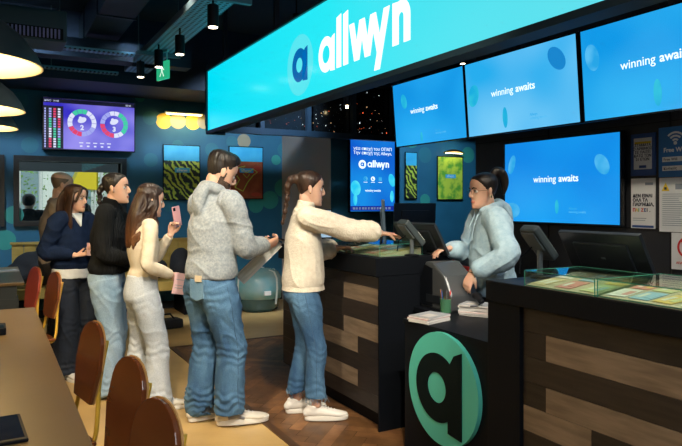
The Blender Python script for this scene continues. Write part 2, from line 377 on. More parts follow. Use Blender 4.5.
tv('wall_screen', 'large blue winning awaits screen fixed to the charcoal wall behind the cashier', 'screen', (4.215, 3.885, 1.66), RX, 1.27, .735, sb4, content=winning(.95, [(-.42,.22,.04,.09,-.3,0),(.36,.16,.06,.09,.6,0),(-.0,-.3,.02,.06,0,2),(-.42,-.35,.1,.07,0,0)], off=.21))

# portrait screen on the pier
pb = emis('portrait_blue', (.005,.10,.62), 1.0, c2=(.01,.27,.80), ns=1.5)
def portrait(p, w, h):
    m = MB(); xh = .068; allw = allwyn(m, -.085, -.03, xh, -.002, 0); m.build('writing', TEXTW, p)
    m = MB(); disc(m, -.165, .005, .058, -.0012, 0); m.build('badge', TEXTW, p)
    m = MB(); glyph_a(m, -.195, -.022, .054, -.002, -.0012); m.build('badge_letter', pb, p)
    text('writing', '\u03bd\u03ad\u03b1 \u03b5\u03c0\u03bf\u03c7\u03ae \u03c4\u03bf\u03c5 \u039f\u03a0\u0391\u03a0\n\u03a4\u03b7\u03bd \u03b5\u03c0\u03bf\u03c7\u03ae \u03c4\u03b7\u03c2 Allwyn.', .060, TEXTW, p, (0, -.001, .195), align='CENTER')
    text('writing', 'winning awaits', .042, TEXTW, p, (0, -.001, -.355), align='CENTER', bold=.0006)
    for k in (-1,0,1):
        m = MB(); ringpoly(m, k*.115, -.185, .032, .018, -.001, 0, n=14) if k != 1 else m.box(.09,.14,-.001,0,-.21,-.16); disc(m, k*.115+.008, -.18, .012, -.0014, 0, n=10); m.build('icon', [blob_m, TEXTW][k == 0], p)
        m = MB().box(k*.115-.03,k*.115+.03,-.001,0,-.235,-.228); m.build('caption', TEXTW, p)
    for q in ((-w*.37, -.31, .075, .10, .2),(w*.42, -.20, .05, .09, .3),(-w*.38, -.46, .03, .08, 0),(w*.42, -.42, .03, .08, 0)): capsule(m := MB(), *q, -.001, 0); m.build('screen_shape', emis('aqua_drop', (.02,.55,.85), 1.1, c2=(.1,.75,.85), ns=8), p)
    m = MB().box(-w*.48,w*.48,-.0012,0,-h*.485,-h*.435); f = m.build('footer', emis('footer_navy', (.01,.03,.32), 1), p)
    for k in range(13): MB().box(-w*.43+k*.046,-w*.43+k*.046+(.026 if k%3 else .036),-.003,-.0012,-h*.472,-h*.448).build('writing', mat('footer_text', (.3,.4,.7), .4, emit=.5), f)
tv('portrait_screen', 'tall portrait screen with a white logo and Greek text on blue', 'screen', (4.49, 7.31, 1.975), 0, .72, 1.26, pb, content=portrait)

# big LED fascia
led_m = emis('led_cyan', (.0,.80,.92), 1.05, c2=(.06,.84,.92), ns=.6)
nt = led_m.node_tree; b = nt.nodes['Principled BSDF']; tc = nt.nodes.new('ShaderNodeTexCoord'); sx = nt.nodes.new('ShaderNodeSeparateXYZ'); rp = nt.nodes.new('ShaderNodeMapRange'); rp.inputs[1].default_value = -3.2; rp.inputs[2].default_value = 2.2
cr = nt.nodes.new('ShaderNodeValToRGB'); cr.color_ramp.elements[0].color = (0,.72,.90,1); cr.color_ramp.elements[1].color = (.13,.70,.80,1); e = cr.color_ramp.elements.new(.5); e.color = (.02,.78,.88,1)
nt.links.new(tc.outputs['Object'], sx.inputs[0]); nt.links.new(sx.outputs[0], rp.inputs[0]); nt.links.new(rp.outputs[0], cr.inputs['Fac']); nt.links.new(cr.outputs[0], b.inputs['Emission Color'])
y0s, y1s = .2, 6.89; yc = (y0s+y1s)/2; Ls = y1s-y0s
t = thing('led_fascia_sign', 'huge glowing cyan sign with white letters running above the service counter', 'sign', (2.1, yc, 2.585), RX)
MB().box(-Ls/2,Ls/2,.004,.20,-.325,.33).box(-Ls/2,Ls/2,-.02,.004,-.36,-.325).box(-Ls/2,Ls/2,-.02,.004,.33,.345).box(-Ls/2-.012,-Ls/2,-.02,.2,-.36,.345).build('casing', mat('sign_casing', (.008,.022,.032), .5), t)
p = MB().box(-Ls/2,Ls/2,0,.004,-.325,.33).build('led_face', led_m, t)
m = MB(); X = lambda y: yc-y
wd_ = allwyn(m, 0, 0, .255, -.004, 0, f=.285); k = 1.16/wd_
m2 = MB(); allwyn(m2, X(4.17), 2.405-2.585, .255, -.003, -.001, f=.285); s0 = X(4.17)
m2.v = [(s0+(x-s0)*k, y, z) for x, y, z in m2.v]
m2.build('sign_letters', emis('sign_white', (.95,.98,1), 1.3), p)
m = MB(); disc(m, X(4.50), -.045, .235, -.001, 0, n=40); m.build('sign_badge', emis('sign_badge', (.10,.80,.88), 1.0), p)
m = MB(); glyph_a(m, X(4.50)-.135, -.175, .26, -.003, -.001, .32); m.build('badge_letter', emis('badge_blue', (.0,.13,.42), 1.0), p)
# hangers
m = MB()
for y in (1.2,3.2,5.2,6.6): m.box(X(y)-.02,X(y)+.02,.08,.12,.33,1.12)
m.build('hanger', DARK, t)

# dark end canopy; small dots stand in for lights reflected in its glass
t = thing('dark_canopy', 'dark hanging canopy with dots imitating reflected lights behind the end of the cyan sign', 'canopy', (2.10, 6.89, 2.26))
LX = 2.9
MB().box(0,LX,0,.08,0,.07).box(0,LX,0,.08,.68,.74).build('frame_rail', mat('canopy_blue_black', (.006,.018,.035), .4), t)
for x in (0,.62,1.22,1.84,2.42,2.84): MB().box(x,x+.05,0,.07,.07,.68).build('upright', mat('canopy_blue_black', (0,0,0)), t)
MB().box(0,LX,.09,.10,.07,.68).build('back_panel', mat('dark_mirror', (.01,.014,.018), .12, .6), t)
rr = random.Random(11); bm_ = [emis('reflection_warm', (1,.6,.3), 1.6), emis('reflection_white', (.8,.95,1), 1.6), emis('reflection_red', (1,.15,.05), 1.5), mat('glint_steel', (.4,.5,.55), .15, 1)]
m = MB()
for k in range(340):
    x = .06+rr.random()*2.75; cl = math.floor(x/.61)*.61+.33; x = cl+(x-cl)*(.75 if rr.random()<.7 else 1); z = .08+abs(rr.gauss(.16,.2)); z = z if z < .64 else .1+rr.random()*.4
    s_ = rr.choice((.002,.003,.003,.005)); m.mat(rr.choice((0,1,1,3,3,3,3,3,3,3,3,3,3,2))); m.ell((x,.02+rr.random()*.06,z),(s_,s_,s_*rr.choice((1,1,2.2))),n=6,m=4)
tag(m.build('reflection_dots', bm_, t), kind='stuff')
t = thing('canopy_spotlight', 'small bright warm spotlight under the dark canopy beside the leftmost hanging screen', 'spotlight', (2.1+1.65, 6.7, 2.62))
MB().cyl((0,0,.02),(0,0,.14),.04).cyl((0,0,.14),(0,0,1.08),.006).build('housing', DARK, t)
MB().ell((0,0,.0),(.018,.018,.018)).build('bulb', emis('hot_bulb', (1,.72,.35), 30), t)

# screen with two prize wheels on the back wall
rb = emis('roulette_screen_blue', (.03,.02,.55), 1.0, c2=(.30,.26,.85), ns=2.2)
def wheels(p, w, h):
    cs = [emis('rw_white', (.72,.75,.95), 1), emis('rw_green', (.05,.60,.35), 1), emis('rw_red', (.75,.05,.15), 1), emis('rw_blue', (.35,.38,.85), 1), emis('rw_black', (.005,.005,.02), 1)]
    for q, (cx, seq) in enumerate(((-.055*w*1.6, '0001110002223330'), (.262*w, '1110033322220011'))):
        m = MB(); n = 16; ro, ri = .175, .118; cz = h*.04
        for k, ch in enumerate(seq*1):
            a0, a1 = 2*PI*k/n, 2*PI*(k+.92)/n; m.mat(int(ch))
            m.prism([(cx+r_*math.cos(a), cz+r_*math.sin(a)) for r_, a in ((ri,a0),(ro,a0),(ro,(a0+a1)/2),(ro,a1),(ri,a1),(ri,(a0+a1)/2))], -.001, 0)
        m.build('wheel_ring', cs, p)
        m = MB().mat(0); capsule(m, cx, cz+.035, .055, .035, .4, -.0012, 0); capsule(m, cx-.02, cz+.06, .02, .022, 0, -.0013, 0); capsule(m, cx+.02, cz+.045, .03, .018, .8, -.0014, 0); m.build('ball_icon', cs, p)
        text('writing', '23'[q], .085, cs[0], p, (cx, -.001, cz-.09), align='CENTER', bold=.004)
    m = MB().mat(4).box(-w*.495,-w*.285,-.0006,0,-h*.48,h*.34); m.mat(4).box(-w*.495,w*.49,-.0005,0,h*.40,h*.48)
    for c_ in range(4):
        for k in range(16):
            m.mat([3,2,0,1][(c_+k//4)%4] if c_ else 3); x = -w*.48+c_*.052; z = -h*.46+k*h*.048; m.box(x,x+(.03 if c_ else .016),-.0012,0,z,z+h*.034)
    for k in range(5): m.mat(0).box(-w*.12+k*.085,-w*.12+k*.085+.05,-.001,0,-h*.36,-h*.34).box(-w*.12+k*.085+.01,-w*.12+k*.085+.04,-.001,0,-h*.43,-h*.40)
    m.build('number_board', cs, p)
    text('writing', 'ΚΙΝΟ  19:48', .032, cs[0], p, (-w*.48, -.0015, h*.42)); text('writing', '02:40', .03, cs[0], p, (w*.39, -.0015, h*.42))
tv('game_screen', 'wide purple screen with two number wheels high on the back wall at left', 'screen', (1.135, 8.85, 2.475), 0, 1.13, .66, rb, content=wheels, depth=.11)

# picture light and posters
t = thing('picture_light', 'slim white bar lamp on the back wall above the green poster', 'wall lamp', (2.36,8.86,2.71))
MB().box(-.26,.26,-.03,.03,-.012,.018).build('lamp_bar', mat('lamp_white', (.8,.8,.78), .4), t, bevel=.004); MB().box(-.24,.24,-.02,.02,-.018,-.0125).build('light_strip', emis('warm_strip', (1,.78,.38), 14), t)
MB().box(-.16,-.14,.02,.14,-.01,.01).build('arm', DARK, t); MB().box(.14,.16,.02,.14,-.01,.01).build('arm', DARK, t)
def art_mat(name, bgc, c1, c2_, sc, dist, thr=(.42,.5)):
    m = mat(name, bgc, .45); nt = m.node_tree; b = nt.nodes['Principled BSDF']
    tc = nt.nodes.new('ShaderNodeTexCoord'); mp = nt.nodes.new('ShaderNodeMapping'); mp.inputs['Rotation'].default_value = (0,R(38),0)
    w = nt.nodes.new('ShaderNodeTexWave'); w.inputs['Scale'].default_value = sc; w.inputs['Distortion'].default_value = dist; w.inputs['Detail'].default_value = 3; w.inputs['Detail Scale'].default_value = 1.6
    r = nt.nodes.new('ShaderNodeValToRGB'); e = r.color_ramp.elements; e[0].position, e[0].color = thr[0], (*bgc,1); e[1].position, e[1].color = thr[1], (*c1,1); x = e.new(.9); x.color = (*c2_,1)
    nt.links.new(tc.outputs['Object'], mp.inputs[0]); nt.links.new(mp.outputs[0], w.inputs[0]); nt.links.new(w.outputs['Fac'], r.inputs[0]); nt.links.new(r.outputs[0], b.inputs['Base Color']); return m
leafa = art_mat('leaf_print', (.01,.02,.015), (.16,.42,.05), (.55,.62,.08), 4.2, 9)
rusta = mat('rust_print', (.28,.05,.02), .5, c2=(.45,.12,.04), ns=5); limea = mat('lime_print', (.12,.45,.05), .4, c2=(.55,.75,.08), ns=7, contrast=(.4,.55))
cyanb = mat('cyan_print', (.03,.42,.78), .45, c2=(.06,.52,.85), ns=5); limeline = mat('lime_line', (.55,.80,.10), .5)
def poster(name, label, x, y, z, w, h, art, kind, rz=0, lit=0):
    t = thing(name, label, 'poster', (x,y,z), rz, 'coloured posters on the blue wall')
    MB().box(-w/2-.012,w/2+.012,.0,.02,-h/2-.012,h/2+.012).build('frame', bez, t)
    MB().box(-w/2,w/2,-.003,0,-h/2,h/2).build('print', art, t)
    if kind != 'lime': MB().box(-w/2,w/2,-.005,-.003,h*.22,h/2).build('header_band', cyanb, t)
    if kind != 'narrow': 
        l = MB().box(-w*.20,w*.22,-.006,-.003,-h*.0,h*.09).build('title_label', cyanb, t); text('writing', 'allwyn', w*.12, mat('print_white', (.8,.85,.85), .5), l, (0,-.0065,h*.02), align='CENTER')
    if kind == 'rust':
        P = [(-.2,-.30),(-.06,-.38),(.02,-.2),(.12,-.05),(.2,.02),(.12,.08),(.0,.0),(-.1,.06),(-.02,.14),(-.14,.10),(-.2,-.02),(-.12,-.14),(-.2,-.30)]
        MB().tube([(a*w*1.7,-.006,b*h*.95) for a, b in P], .007, n=6).tube([(a*w,-.006,b*h) for a, b in ((-.1,-.02),(.02,-.1),(.1,-.02))], .006, n=6).build('line_drawing', limeline, t)
        capsule(m := MB(), w*.28, h*.05, .09, .06, .5, -.0045, -.003); m.build('print_shape', mat('rust_red', (.5,.07,.03), .5), t); capsule(m := MB(), w*.3, -h*.42, .08, .03, 0, -.0046, -.003); m.build('print_shape', mat('rust_red', (0,0,0)), t)
    return t
poster('wall_poster', 'poster of green leaf strokes under a cyan band, left on the back wall', 2.357,8.96,1.892, .50,.755, leafa, 'leaf')
poster('wall_poster', 'poster with rust print and lime outline behind the man in the hoodie', 3.31,8.96,1.91, .51,.755, rusta, 'rust')
poster('wall_poster', 'narrow leaf stroke poster just right of the portrait screen', 6.265,8.96,1.93, .22,.77, leafa, 'narrow')
t = poster('wall_poster', 'bright lime green poster under a small lamp above the black monitor', 7.10,8.96,1.90, .54,.74, limea, 'lime')
t = thing('picture_lamp', 'small curved brass lamp above the lime green poster', 'wall lamp', (7.10,8.86,2.34)); MB().limb([(-.22,0,0),(0,-.02,.04),(.22,0,0)],[.015,.02,.015],side=(0,1,0)).build('shade', mat('brass', (.6,.42,.15), .3, 1), t); MB().box(-.18,.18,-.012,.012,-.012,-.006).build('light_strip', emis('warm_strip', (0,0,0), 1), t)
MB().box(-.01,.01,0,.14,0,.02).build('arm', DARK, t)

# notices on the charcoal wall
paper = mat('notice_paper', (.72,.75,.78), .55); navy = mat('notice_blue', (.015,.07,.28), .45); ink = mat('ink', (.02,.03,.06), .6); yel = mat('notice_yellow', (.75,.55,.03), .5); redm = mat('notice_red', (.6,.03,.03), .5)
def notice(name, label, y, z, w, h, back=None): 
    t = thing(name, label, 'notice', (4.29, y, z), RX, 'notices on the charcoal wall'); MB().box(-w/2,w/2,-.004,.006,-h/2,h/2).build('sheet', back or paper, t); return t
t = notice('wall_notice', 'blue bordered notice with a pale sheet of Greek lettering, upper left of the notices', 3.12,1.835,.205,.315, navy)
s_ = MB().box(-.075,.075,-.006,-.004,-.11,.125).build('inner_sheet', paper, t); text('writing', '\u03a3\u03a4\u0391\u039c\u0391\u03a4\u0391\n\u039f \u0391\u03a1\u0399\u0398\u039c\u039f\u03a3\n\u03a3\u0395 \u03a0\u0391\u0399\u0396\u0395\u0399\n\u039a\u0391\u03a4\u03a9 \u03a4\u03a9\u039d\n21 \u0395\u03a4\u03a9\u039d', .028, ink, s_, (0,-.007,.062), align='CENTER', bold=.0004)
MB().box(-.068,.068,-.0068,-.006,.082,.098).build('yellow_strip', yel, s_); MB().box(-.03,.03,-.0068,-.006,-.1,-.08).build('blue_strip', navy, s_)
t = notice('wall_notice', 'white notice reading in Greek that not everything is play, lower left of the notices', 3.12,1.47,.20,.375)
text('writing', '\u0394\u0395\u039d \u0395\u0399\u039d\u0391\u0399\n\u039f\u039b\u0391 \u03a4\u0391\n\u03a0\u0391\u0399\u03a7\u039d\u0399\u0394\u0399\u0391,', .034, ink, t, (-.085,-.005,.045), bold=.0012)
for k, ch in enumerate('\u03a0\u0391\u0399\u0396\u0395\u0399.'): text('writing', ch, .034, [redm, yel, mat('nt_green',(.05,.4,.1),.5), redm, navy, ink, ink][k], t, (-.085+k*.0235,-.005,-.062), bold=.0012)
MB().box(.02,.085,-.005,-.004,.135,.155).box(-.085,.03,-.005,-.004,-.115,-.11).box(-.085,.02,-.005,-.004,-.13,-.126).build('small_print', mat('ink_grey', (.25,.3,.38), .6), t); MB().box(-.09,.09,-.005,-.004,-.182,-.165).build('footer', navy, t)
t = notice('wifi_notice', 'blue free wifi notice with white radio waves at the right edge', 2.86,1.84,.26,.36, mat('wifi_blue', (.01,.16,.48), .45))
whm = mat('print_white', (0,0,0)); m = MB()
for r_ in (.035,.06,.085):
    P = [(r_*math.cos(a), .06+r_*math.sin(a)) for a in [R(45+k*9) for k in range(11)]]+[((r_-.014)*math.cos(a), .06+(r_-.014)*math.sin(a)) for a in [R(135-k*9) for k in range(11)]]; m.prism(P, -.006, -.004)
disc(m, 0, .062, .013, -.006, -.004); m.build('radio_waves', whm, t); text('writing', 'Free WiFi', .045, whm, t, (0,-.005,0), align='CENTER', bold=.001)
MB().box(-.10,.10,-.006,-.004,-.07,-.035).box(-.10,.10,-.006,-.004,-.135,-.10).build('white_label', whm, t); text('writing', 'Free Wifi', .028, ink, t, (-.09,-.0065,-.062)); text('writing', '\u039a\u03c9\u03b4\u03b9\u03ba\u03cc\u03c2', .026, ink, t, (-.09,-.0065,-.127))
t = notice('warning_notice', 'pale printed notice with a yellow warning triangle below the wifi notice', 2.86,1.46,.25,.39)
m = MB().prism([(-.105,.10),(-.045,.10),(-.075,.16)],-.006,-.004); m.build('warning_triangle', yel, t); MB().box(-.085,-.065,-.0068,-.006,.108,.128).build('camera_symbol', ink, t)
m = MB(); rr = random.Random(2)
for k in range(16): m.box(-.10,-.10+.12+.08*rr.random(),-.005,-.004,.075-k*.015,.079-k*.015)
m.build('small_print', mat('ink_grey', (0,0,0)), t); MB().box(-.0,.10,-.005,-.004,.11,.15).build('small_heading', mat('ink_grey', (0,0,0)), t)
t = notice('no_smoking_notice', 'white notice with a red ring symbol below the others at the right edge', 2.77,1.13,.24,.26)
m = MB(); ringpoly(m, 0, .03, .075, .06, -.006, -.004); m.prism([(-.05,.075),(-.042,.083),(.05,-.015),(.042,-.023)],-.0065,-.005); m.build('red_ring', redm, t); MB().box(-.035,.035,-.0055,-.004,.022,.036).build('symbol', ink, t); text('writing', '\u0391\u03a0\u0391\u0393\u039f\u03a1\u0395\u03a5\u0395\u03a4\u0391\u0399', .022, redm, t, (0,-.005,-.09), align='CENTER', bold=.0006)

# ================================================================ CEILING FITTINGS
steel = mat('galvanised_blue_grey', (.10,.16,.20), .5, .4)
def perf(name):
    m = mat(name, (.11,.20,.26), .5, .3); nt = m.node_tree; b = nt.nodes['Principled BSDF']; tc = nt.nodes.new('ShaderNodeTexCoord'); v = nt.nodes.new('ShaderNodeTexVoronoi'); v.inputs['Scale'].default_value = 22; v.inputs['Randomness'].default_value = 0
    r = nt.nodes.new('ShaderNodeValToRGB'); e = r.color_ramp.elements; e[0].position = .28; e[0].color = (.01,.015,.02,1); e[1].position = .33; e[1].color = (.17,.38,.52,1)
    nt.links.new(tc.outputs['Object'], v.inputs[0]); nt.links.new(v.outputs['Distance'], r.inputs[0]); nt.links.new(r.outputs[0], b.inputs['Base Color']); return m
trm = perf('perforated_tray')
t = thing('cable_tray', 'long perforated blue grey cable tray hanging along the ceiling left of the sign', 'cable tray', (1.50,4.4,3.0))
MB().box(-.13,.13,-3.4,3.35,0,.004).build('tray_floor', trm, t); MB().box(-.135,-.13,-3.4,3.35,0,.06).box(.13,.135,-3.4,3.35,0,.06).build('tray_side', steel, t)
for y in (-2.,.15,2.2): MB().box(-.22,.22,y-.02,y+.02,-.04,-.002).cyl((-.2,y,-.02),(-.2,y,.7),.006,n=6).cyl((.2,y,-.02),(.2,y,.7),.006,n=6).build('trapeze_hanger', steel, t)
def spotlamp(x, y, z, label, watt=0, col=(1,.8,.55), size=1.1, tgt=None, top=3.7, grp='black cylinder spotlights on the ceiling'):
    t = thing('cylinder_spotlight', label, 'spotlight', (x,y,z), group=grp)
    MB().lathe([(.042,0),(.042,.16),(.036,.165)], 20, cap=True).cyl((0,0,.16),(0,0,top-z),.009,n=8).build('housing', BLACK, t, smooth=True)
    MB().lathe([(.034,-.004),(.034,.0)], 20).build('lens', emis('spot_lens', (1,.85,.6), 9), t)
    if watt:
        l = bpy.data.lights.new('spot_light', 'SPOT'); l.energy = watt; l.color = col; l.spot_size = size; l.spot_blend = .6; l.shadow_soft_size = .06
        lo = bpy.data.objects.new('spot_light', l); COL.objects.link(lo); lo.parent = t; lo.location = (0,0,-.02)
        if tgt: lo.rotation_euler = (V(tgt)-V((x,y,z))).to_track_quat('-Z','Y').to_euler()
    return t
t = thing('exit_sign', 'small green running man exit sign hanging from the cable tray', 'sign', (1.52,6.5,2.80), R(-74))
MB().box(-.11,.11,-.012,.012,-.09,.09).build('panel', emis('exit_green', (.02,.42,.20), 1.0), t)
m = MB(); capsule(m, .0,.045,.014,.014,0,-.014,-.012); m.prism([(-.02,.03),(.015,.03),(.01,-.015),(-.012,-.015)],-.014,-.012).prism([(-.012,-.01),(.0,-.01),(-.035,-.06),(-.045,-.055)],-.0142,-.012).prism([(0,-.01),(.012,-.012),(.04,-.06),(.03,-.066)],-.0144,-.012).prism([(.012,.028),(.045,.005),(.04,-.003),(.008,.016)],-.0146,-.012); m.build('running_figure', emis('exit_pale', (.7,1,.8), 1), t)
MB().box(-.08,-.065,-.005,.005,.09,.19).box(.065,.08,-.005,.005,.09,.19).box(-.1,.1,-.01,.01,.178,.197).build('bracket', mat('bracket_aqua', (.25,.55,.6), .4), t)
# duct with grille, black ducts, cross trays
t = thing('duct_box', 'dark air duct box with a slotted grille near the ceiling at far left', 'air duct', (.31,6.0,2.88))
MB().box(-.40,.27,0,.40,-.02,.25).build('casing', mat('duct_blue_black', (.02,.05,.075), .5), t, bevel=.01)
m = MB().mat(0).box(-.36,.24,-.012,0,-.005,.09)
m.mat(1)
for k in range(19): m.box(-.34+k*.03,-.326+k*.03,-.02,-.012,.0,.08)
m.build('grille', [BLACK, mat('grille_violet', (.18,.18,.40), .4, .3)], t)
for i, (x0, x1, y0, y1, z0, z1, l) in enumerate(((-1.5,2.0,5.0,5.5,3.3,3.62,'black rectangular duct crossing the ceiling in front of the grille box'),(.9,1.25,3.0,8.0,3.28,3.6,'black duct running back along the ceiling left of the cable tray'),(-3,2.0,3.6,4.0,3.25,3.6,'nearest black duct crossing the upper left of the ceiling'))):
    t = thing('ceiling_duct', l, 'air duct', ((x0+x1)/2,(y0+y1)/2,z0)); w_, d_, h_ = (x1-x0)/2, (y1-y0)/2, z1-z0
    MB().box(-w_,w_,-d_,d_,0,h_).build('duct', mat('duct_black', (.012,.030,.046), .5), t, bevel=.012)
    m = MB()
    if w_ > d_:
        for k in range(4): x = -w_+2*w_*(k+.5)/4; m.box(x-.015,x+.015,-d_-.012,d_+.012,-.012,h_+.012)
    else:
        for k in range(5): y = -d_+2*d_*(k+.5)/5; m.box(-w_-.012,w_+.012,y-.015,y+.015,-.012,h_+.012)
    m.build('flange', mat('duct_flange', (.025,.05,.065), .45, .4), t)
for y, z, l in ((6.9,3.0,'nearer thin perforated steel channel crossing under the ducts at left'),(7.9,2.98,'farther thin perforated steel channel crossing under the ducts at left')):
    t = thing('cross_channel', l, 'cable tray', (-.4,y,z)); MB().box(-2,1.72,-.05,.05,0,.03).build('channel', trm, t)
    MB().cyl((-.4,0,.02),(-.4,0,3.7-z),.006,n=6).cyl((1.,0,.02),(1.,0,3.7-z),.006,n=6).build('hanger_rod', steel, t)
# pendants
def pendant(x, y, z, r, label, watt):
    t = thing('dome_pendant', label, 'pendant lamp', (x,y,z), group='black dome pendant lamps above the long table')
    k = r/.31
    prof = [(.310,0),(.306,.012),(.285,.055),(.245,.11),(.185,.16),(.12,.195),(.075,.215),(.065,.30),(.055,.33),(.03,.345)]
    inner = [(.05,.205),(.115,.185),(.18,.15),(.238,.10),(.278,.05),(.300,.0)]
    MB().lathe([(a*k,b*k) for a, b in prof], 40, cap=False).build('shade', mat('pendant_black', (.012,.018,.022), .35), t, smooth='all')
    MB().lathe([(a*k,b*k+.0) for a, b in [(.001,.205)]+inner+[(.31,0)]], 40, cap=False).build('shade_lining', mat('lining_cream', (.85,.75,.55), .6), t, smooth='all')
    MB().ell((0,0,.10*k),(.055,.055,.065)).build('bulb', emis('pendant_bulb', (1,.80,.45), 14), t, smooth='all')
    MB().cyl((0,0,.34*k),(0,0,3.7-z),.008,n=8).build('cord', BLACK, t)
    l = bpy.data.lights.new('pendant_light', 'POINT'); l.energy = watt; l.color = (1,.72,.34); l.shadow_soft_size = .06; lo = bpy.data.objects.new('pendant_light', l); COL.objects.link(lo); lo.parent = t; lo.location = (0,0,.02)
pendant(-.125,2.8,2.0,.31,'nearest and largest black dome pendant lamp at the left edge',22)
pendant(-.13,4.16,2.0,.31,'middle black dome pendant lamp of the three at the left edge',22)
pendant(-.13,4.95,1.98,.30,'farthest black dome pendant lamp, lowest of the three at the left edge',22)

# ================================================================ COUNTERS
wood_d = [mat('plank_dark_a', (.012,.009,.008), .5, c2=(.026,.019,.015), ns=5, stretch=(1,1,9), bump=.1, bs=20), mat('plank_dark_b', (.020,.015,.012), .5, c2=(.036,.026,.020), ns=5, stretch=(1,1,9)), mat('plank_dark_c', (.014,.010,.009), .5, c2=(.026,.018,.014), ns=5, stretch=(1,1,9))]
wood_l = mat('plank_light', (.155,.110,.072), .5, c2=(.25,.185,.125), ns=4, stretch=(1,1,8), bump=.1, bs=20)
def planks(mb, L0, L1, rows, light):
    """boards on the local front (y=0); rows of z edges; light = {(row): [(x0,x1)]}"""
    rnd = random.Random(4)
    for i in range(len(rows)-1):
        z1, z0 = rows[i], rows[i+1]; cuts = [L0]; segs = sorted(light.get(i, []))
        marks = []; x = L0
        for a, b in segs:
            if a > x: marks.append((x, a, 0))
            marks.append((a, b, 1)); x = b
        if x < L1: marks.append((x, L1, 0))
        for a, b, l in marks:
            n = 1 if l else max(1, round((b-a)/.9))
            for k in range(n):
                mb.mat(3 if l else rnd.randint(0,2)); mb.box(a+(b-a)*k/n+.001, a+(b-a)*(k+1)/n-.001, -.012, 0, z0+.001, z1-.001)
RW = [1.0,.89,.775,.66,.55,.435,.32,.205,.10]
def Xc(y, yc): return yc-y
# right counter: front plane X=2.15, from Y=2.18 towards the camera
yc = 1.1; t = thing('service_counter', 'long right service counter clad in dark and pale boards, nearest the camera', 'counter', (2.162, yc, 0), RX)
MB().box(Xc(2.16,yc),1.6,.0,.60,.10,1.0).build('carcass', BLACK, t); MB().box(Xc(2.16,yc),1.6,.04,.55,0,.10).build('plinth', BLACK, t)
m = MB(); planks(m, Xc(2.18,yc), 1.6, RW, {1:[(Xc(2.045,yc),1.6)], 3:[(Xc(2.045,yc),1.6)], 4:[(Xc(2.18,yc),Xc(1.80,yc))], 6:[(Xc(2.0,yc),Xc(1.2,yc))]}); m.build('board_cladding', wood_d+[wood_l], t)
MB().box(Xc(2.40,yc),1.6,-.045,.65,1.0,1.10).build('worktop', BLACK, t, bevel=.006)
MB().box(Xc(2.40,yc),Xc(2.185,yc),-.03,.60,0,1.0).build('end_panel', BLACK, t, bevel=.003)
# low desk with badge
yc = 2.78; t = thing('badge_desk', 'low black desk with a teal round letter badge between the two counters', 'desk', (2.15, yc, 0), RX)
MB().box(-.36,.375,0,.03,0,.76).build('front_panel', BLACK, t); MB().box(-.36,-.33,.03,.60,0,.76).box(.345,.375,.03,.60,0,.76).build('side_panel', BLACK, t); MB().box(-.375,.375,-.004,.62,.76,.79).box(-.68,-.375,.29,.62,.76,.79).build('worktop', BLACK, t, bevel=.003)
m = MB(); disc(m, .02, .475, .302, -.026, 0, n=64); bd_ = m.build('round_badge', mat('badge_teal', (.09,.56,.47), .45), t)
m = MB(); ringpoly(m, -.015, .475, .185, .082, -.032, -.026, n=48); m.prism([(.085,.255),(.195,.245),(.195,.70),(.135,.675),(.085,.60)],-.0335,-.026); m.build('badge_letter', mat('badge_letter_black', (.003,.009,.010), .6, spec=.1), bd_)
# left counter: front X=2.2, Y 3.49..5.05
yc = 4.27; t = thing('customer_counter', 'far left service counter with pale and dark boards where the customer stands', 'counter', (2.212, yc, 0), RX)
e0, e1 = Xc(5.05,yc), Xc(3.49,yc)
MB().box(e0,e1,0,.55,.10,.99).build('carcass', BLACK, t); MB().box(e0+.02,e1-.02,.04,.5,0,.10).build('plinth', BLACK, t)
RL = [.99,.915,.805,.68,.565,.45,.335,.22,.11]
m = MB(); planks(m, e0, e1, RL, {1:[(Xc(3.98,yc),e1)], 3:[(Xc(3.98,yc),e1)], 4:[(Xc(4.6,yc),Xc(3.78,yc))], 6:[(Xc(4.6,yc),Xc(3.78,yc))]}); m.build('board_cladding', wood_d+[wood_l], t)
MB().box(e0-.02,e1+.005,-.05,.56,1.0,1.12).build('worktop', BLACK, t, bevel=.005); MB().box(e1,e1+.012,-.03,.55,0,1.0).build('end_panel', BLACK, t)
# back desk behind the cashier
t = thing('back_desk', 'black back desk behind the cashier carrying the tall black monitor', 'desk', (4.0,5.35,0), 0)
MB().box(-.7,.7,-.3,.3,.98,1.02).build('worktop', BLACK, t); MB().box(-.7,-.66,-.3,.3,0,.98).box(.66,.7,-.3,.3,0,.98).build('side_panel', BLACK, t); MB().box(-.66,.66,-.28,-.26,.1,.98).build('front_panel', BLACK, t)

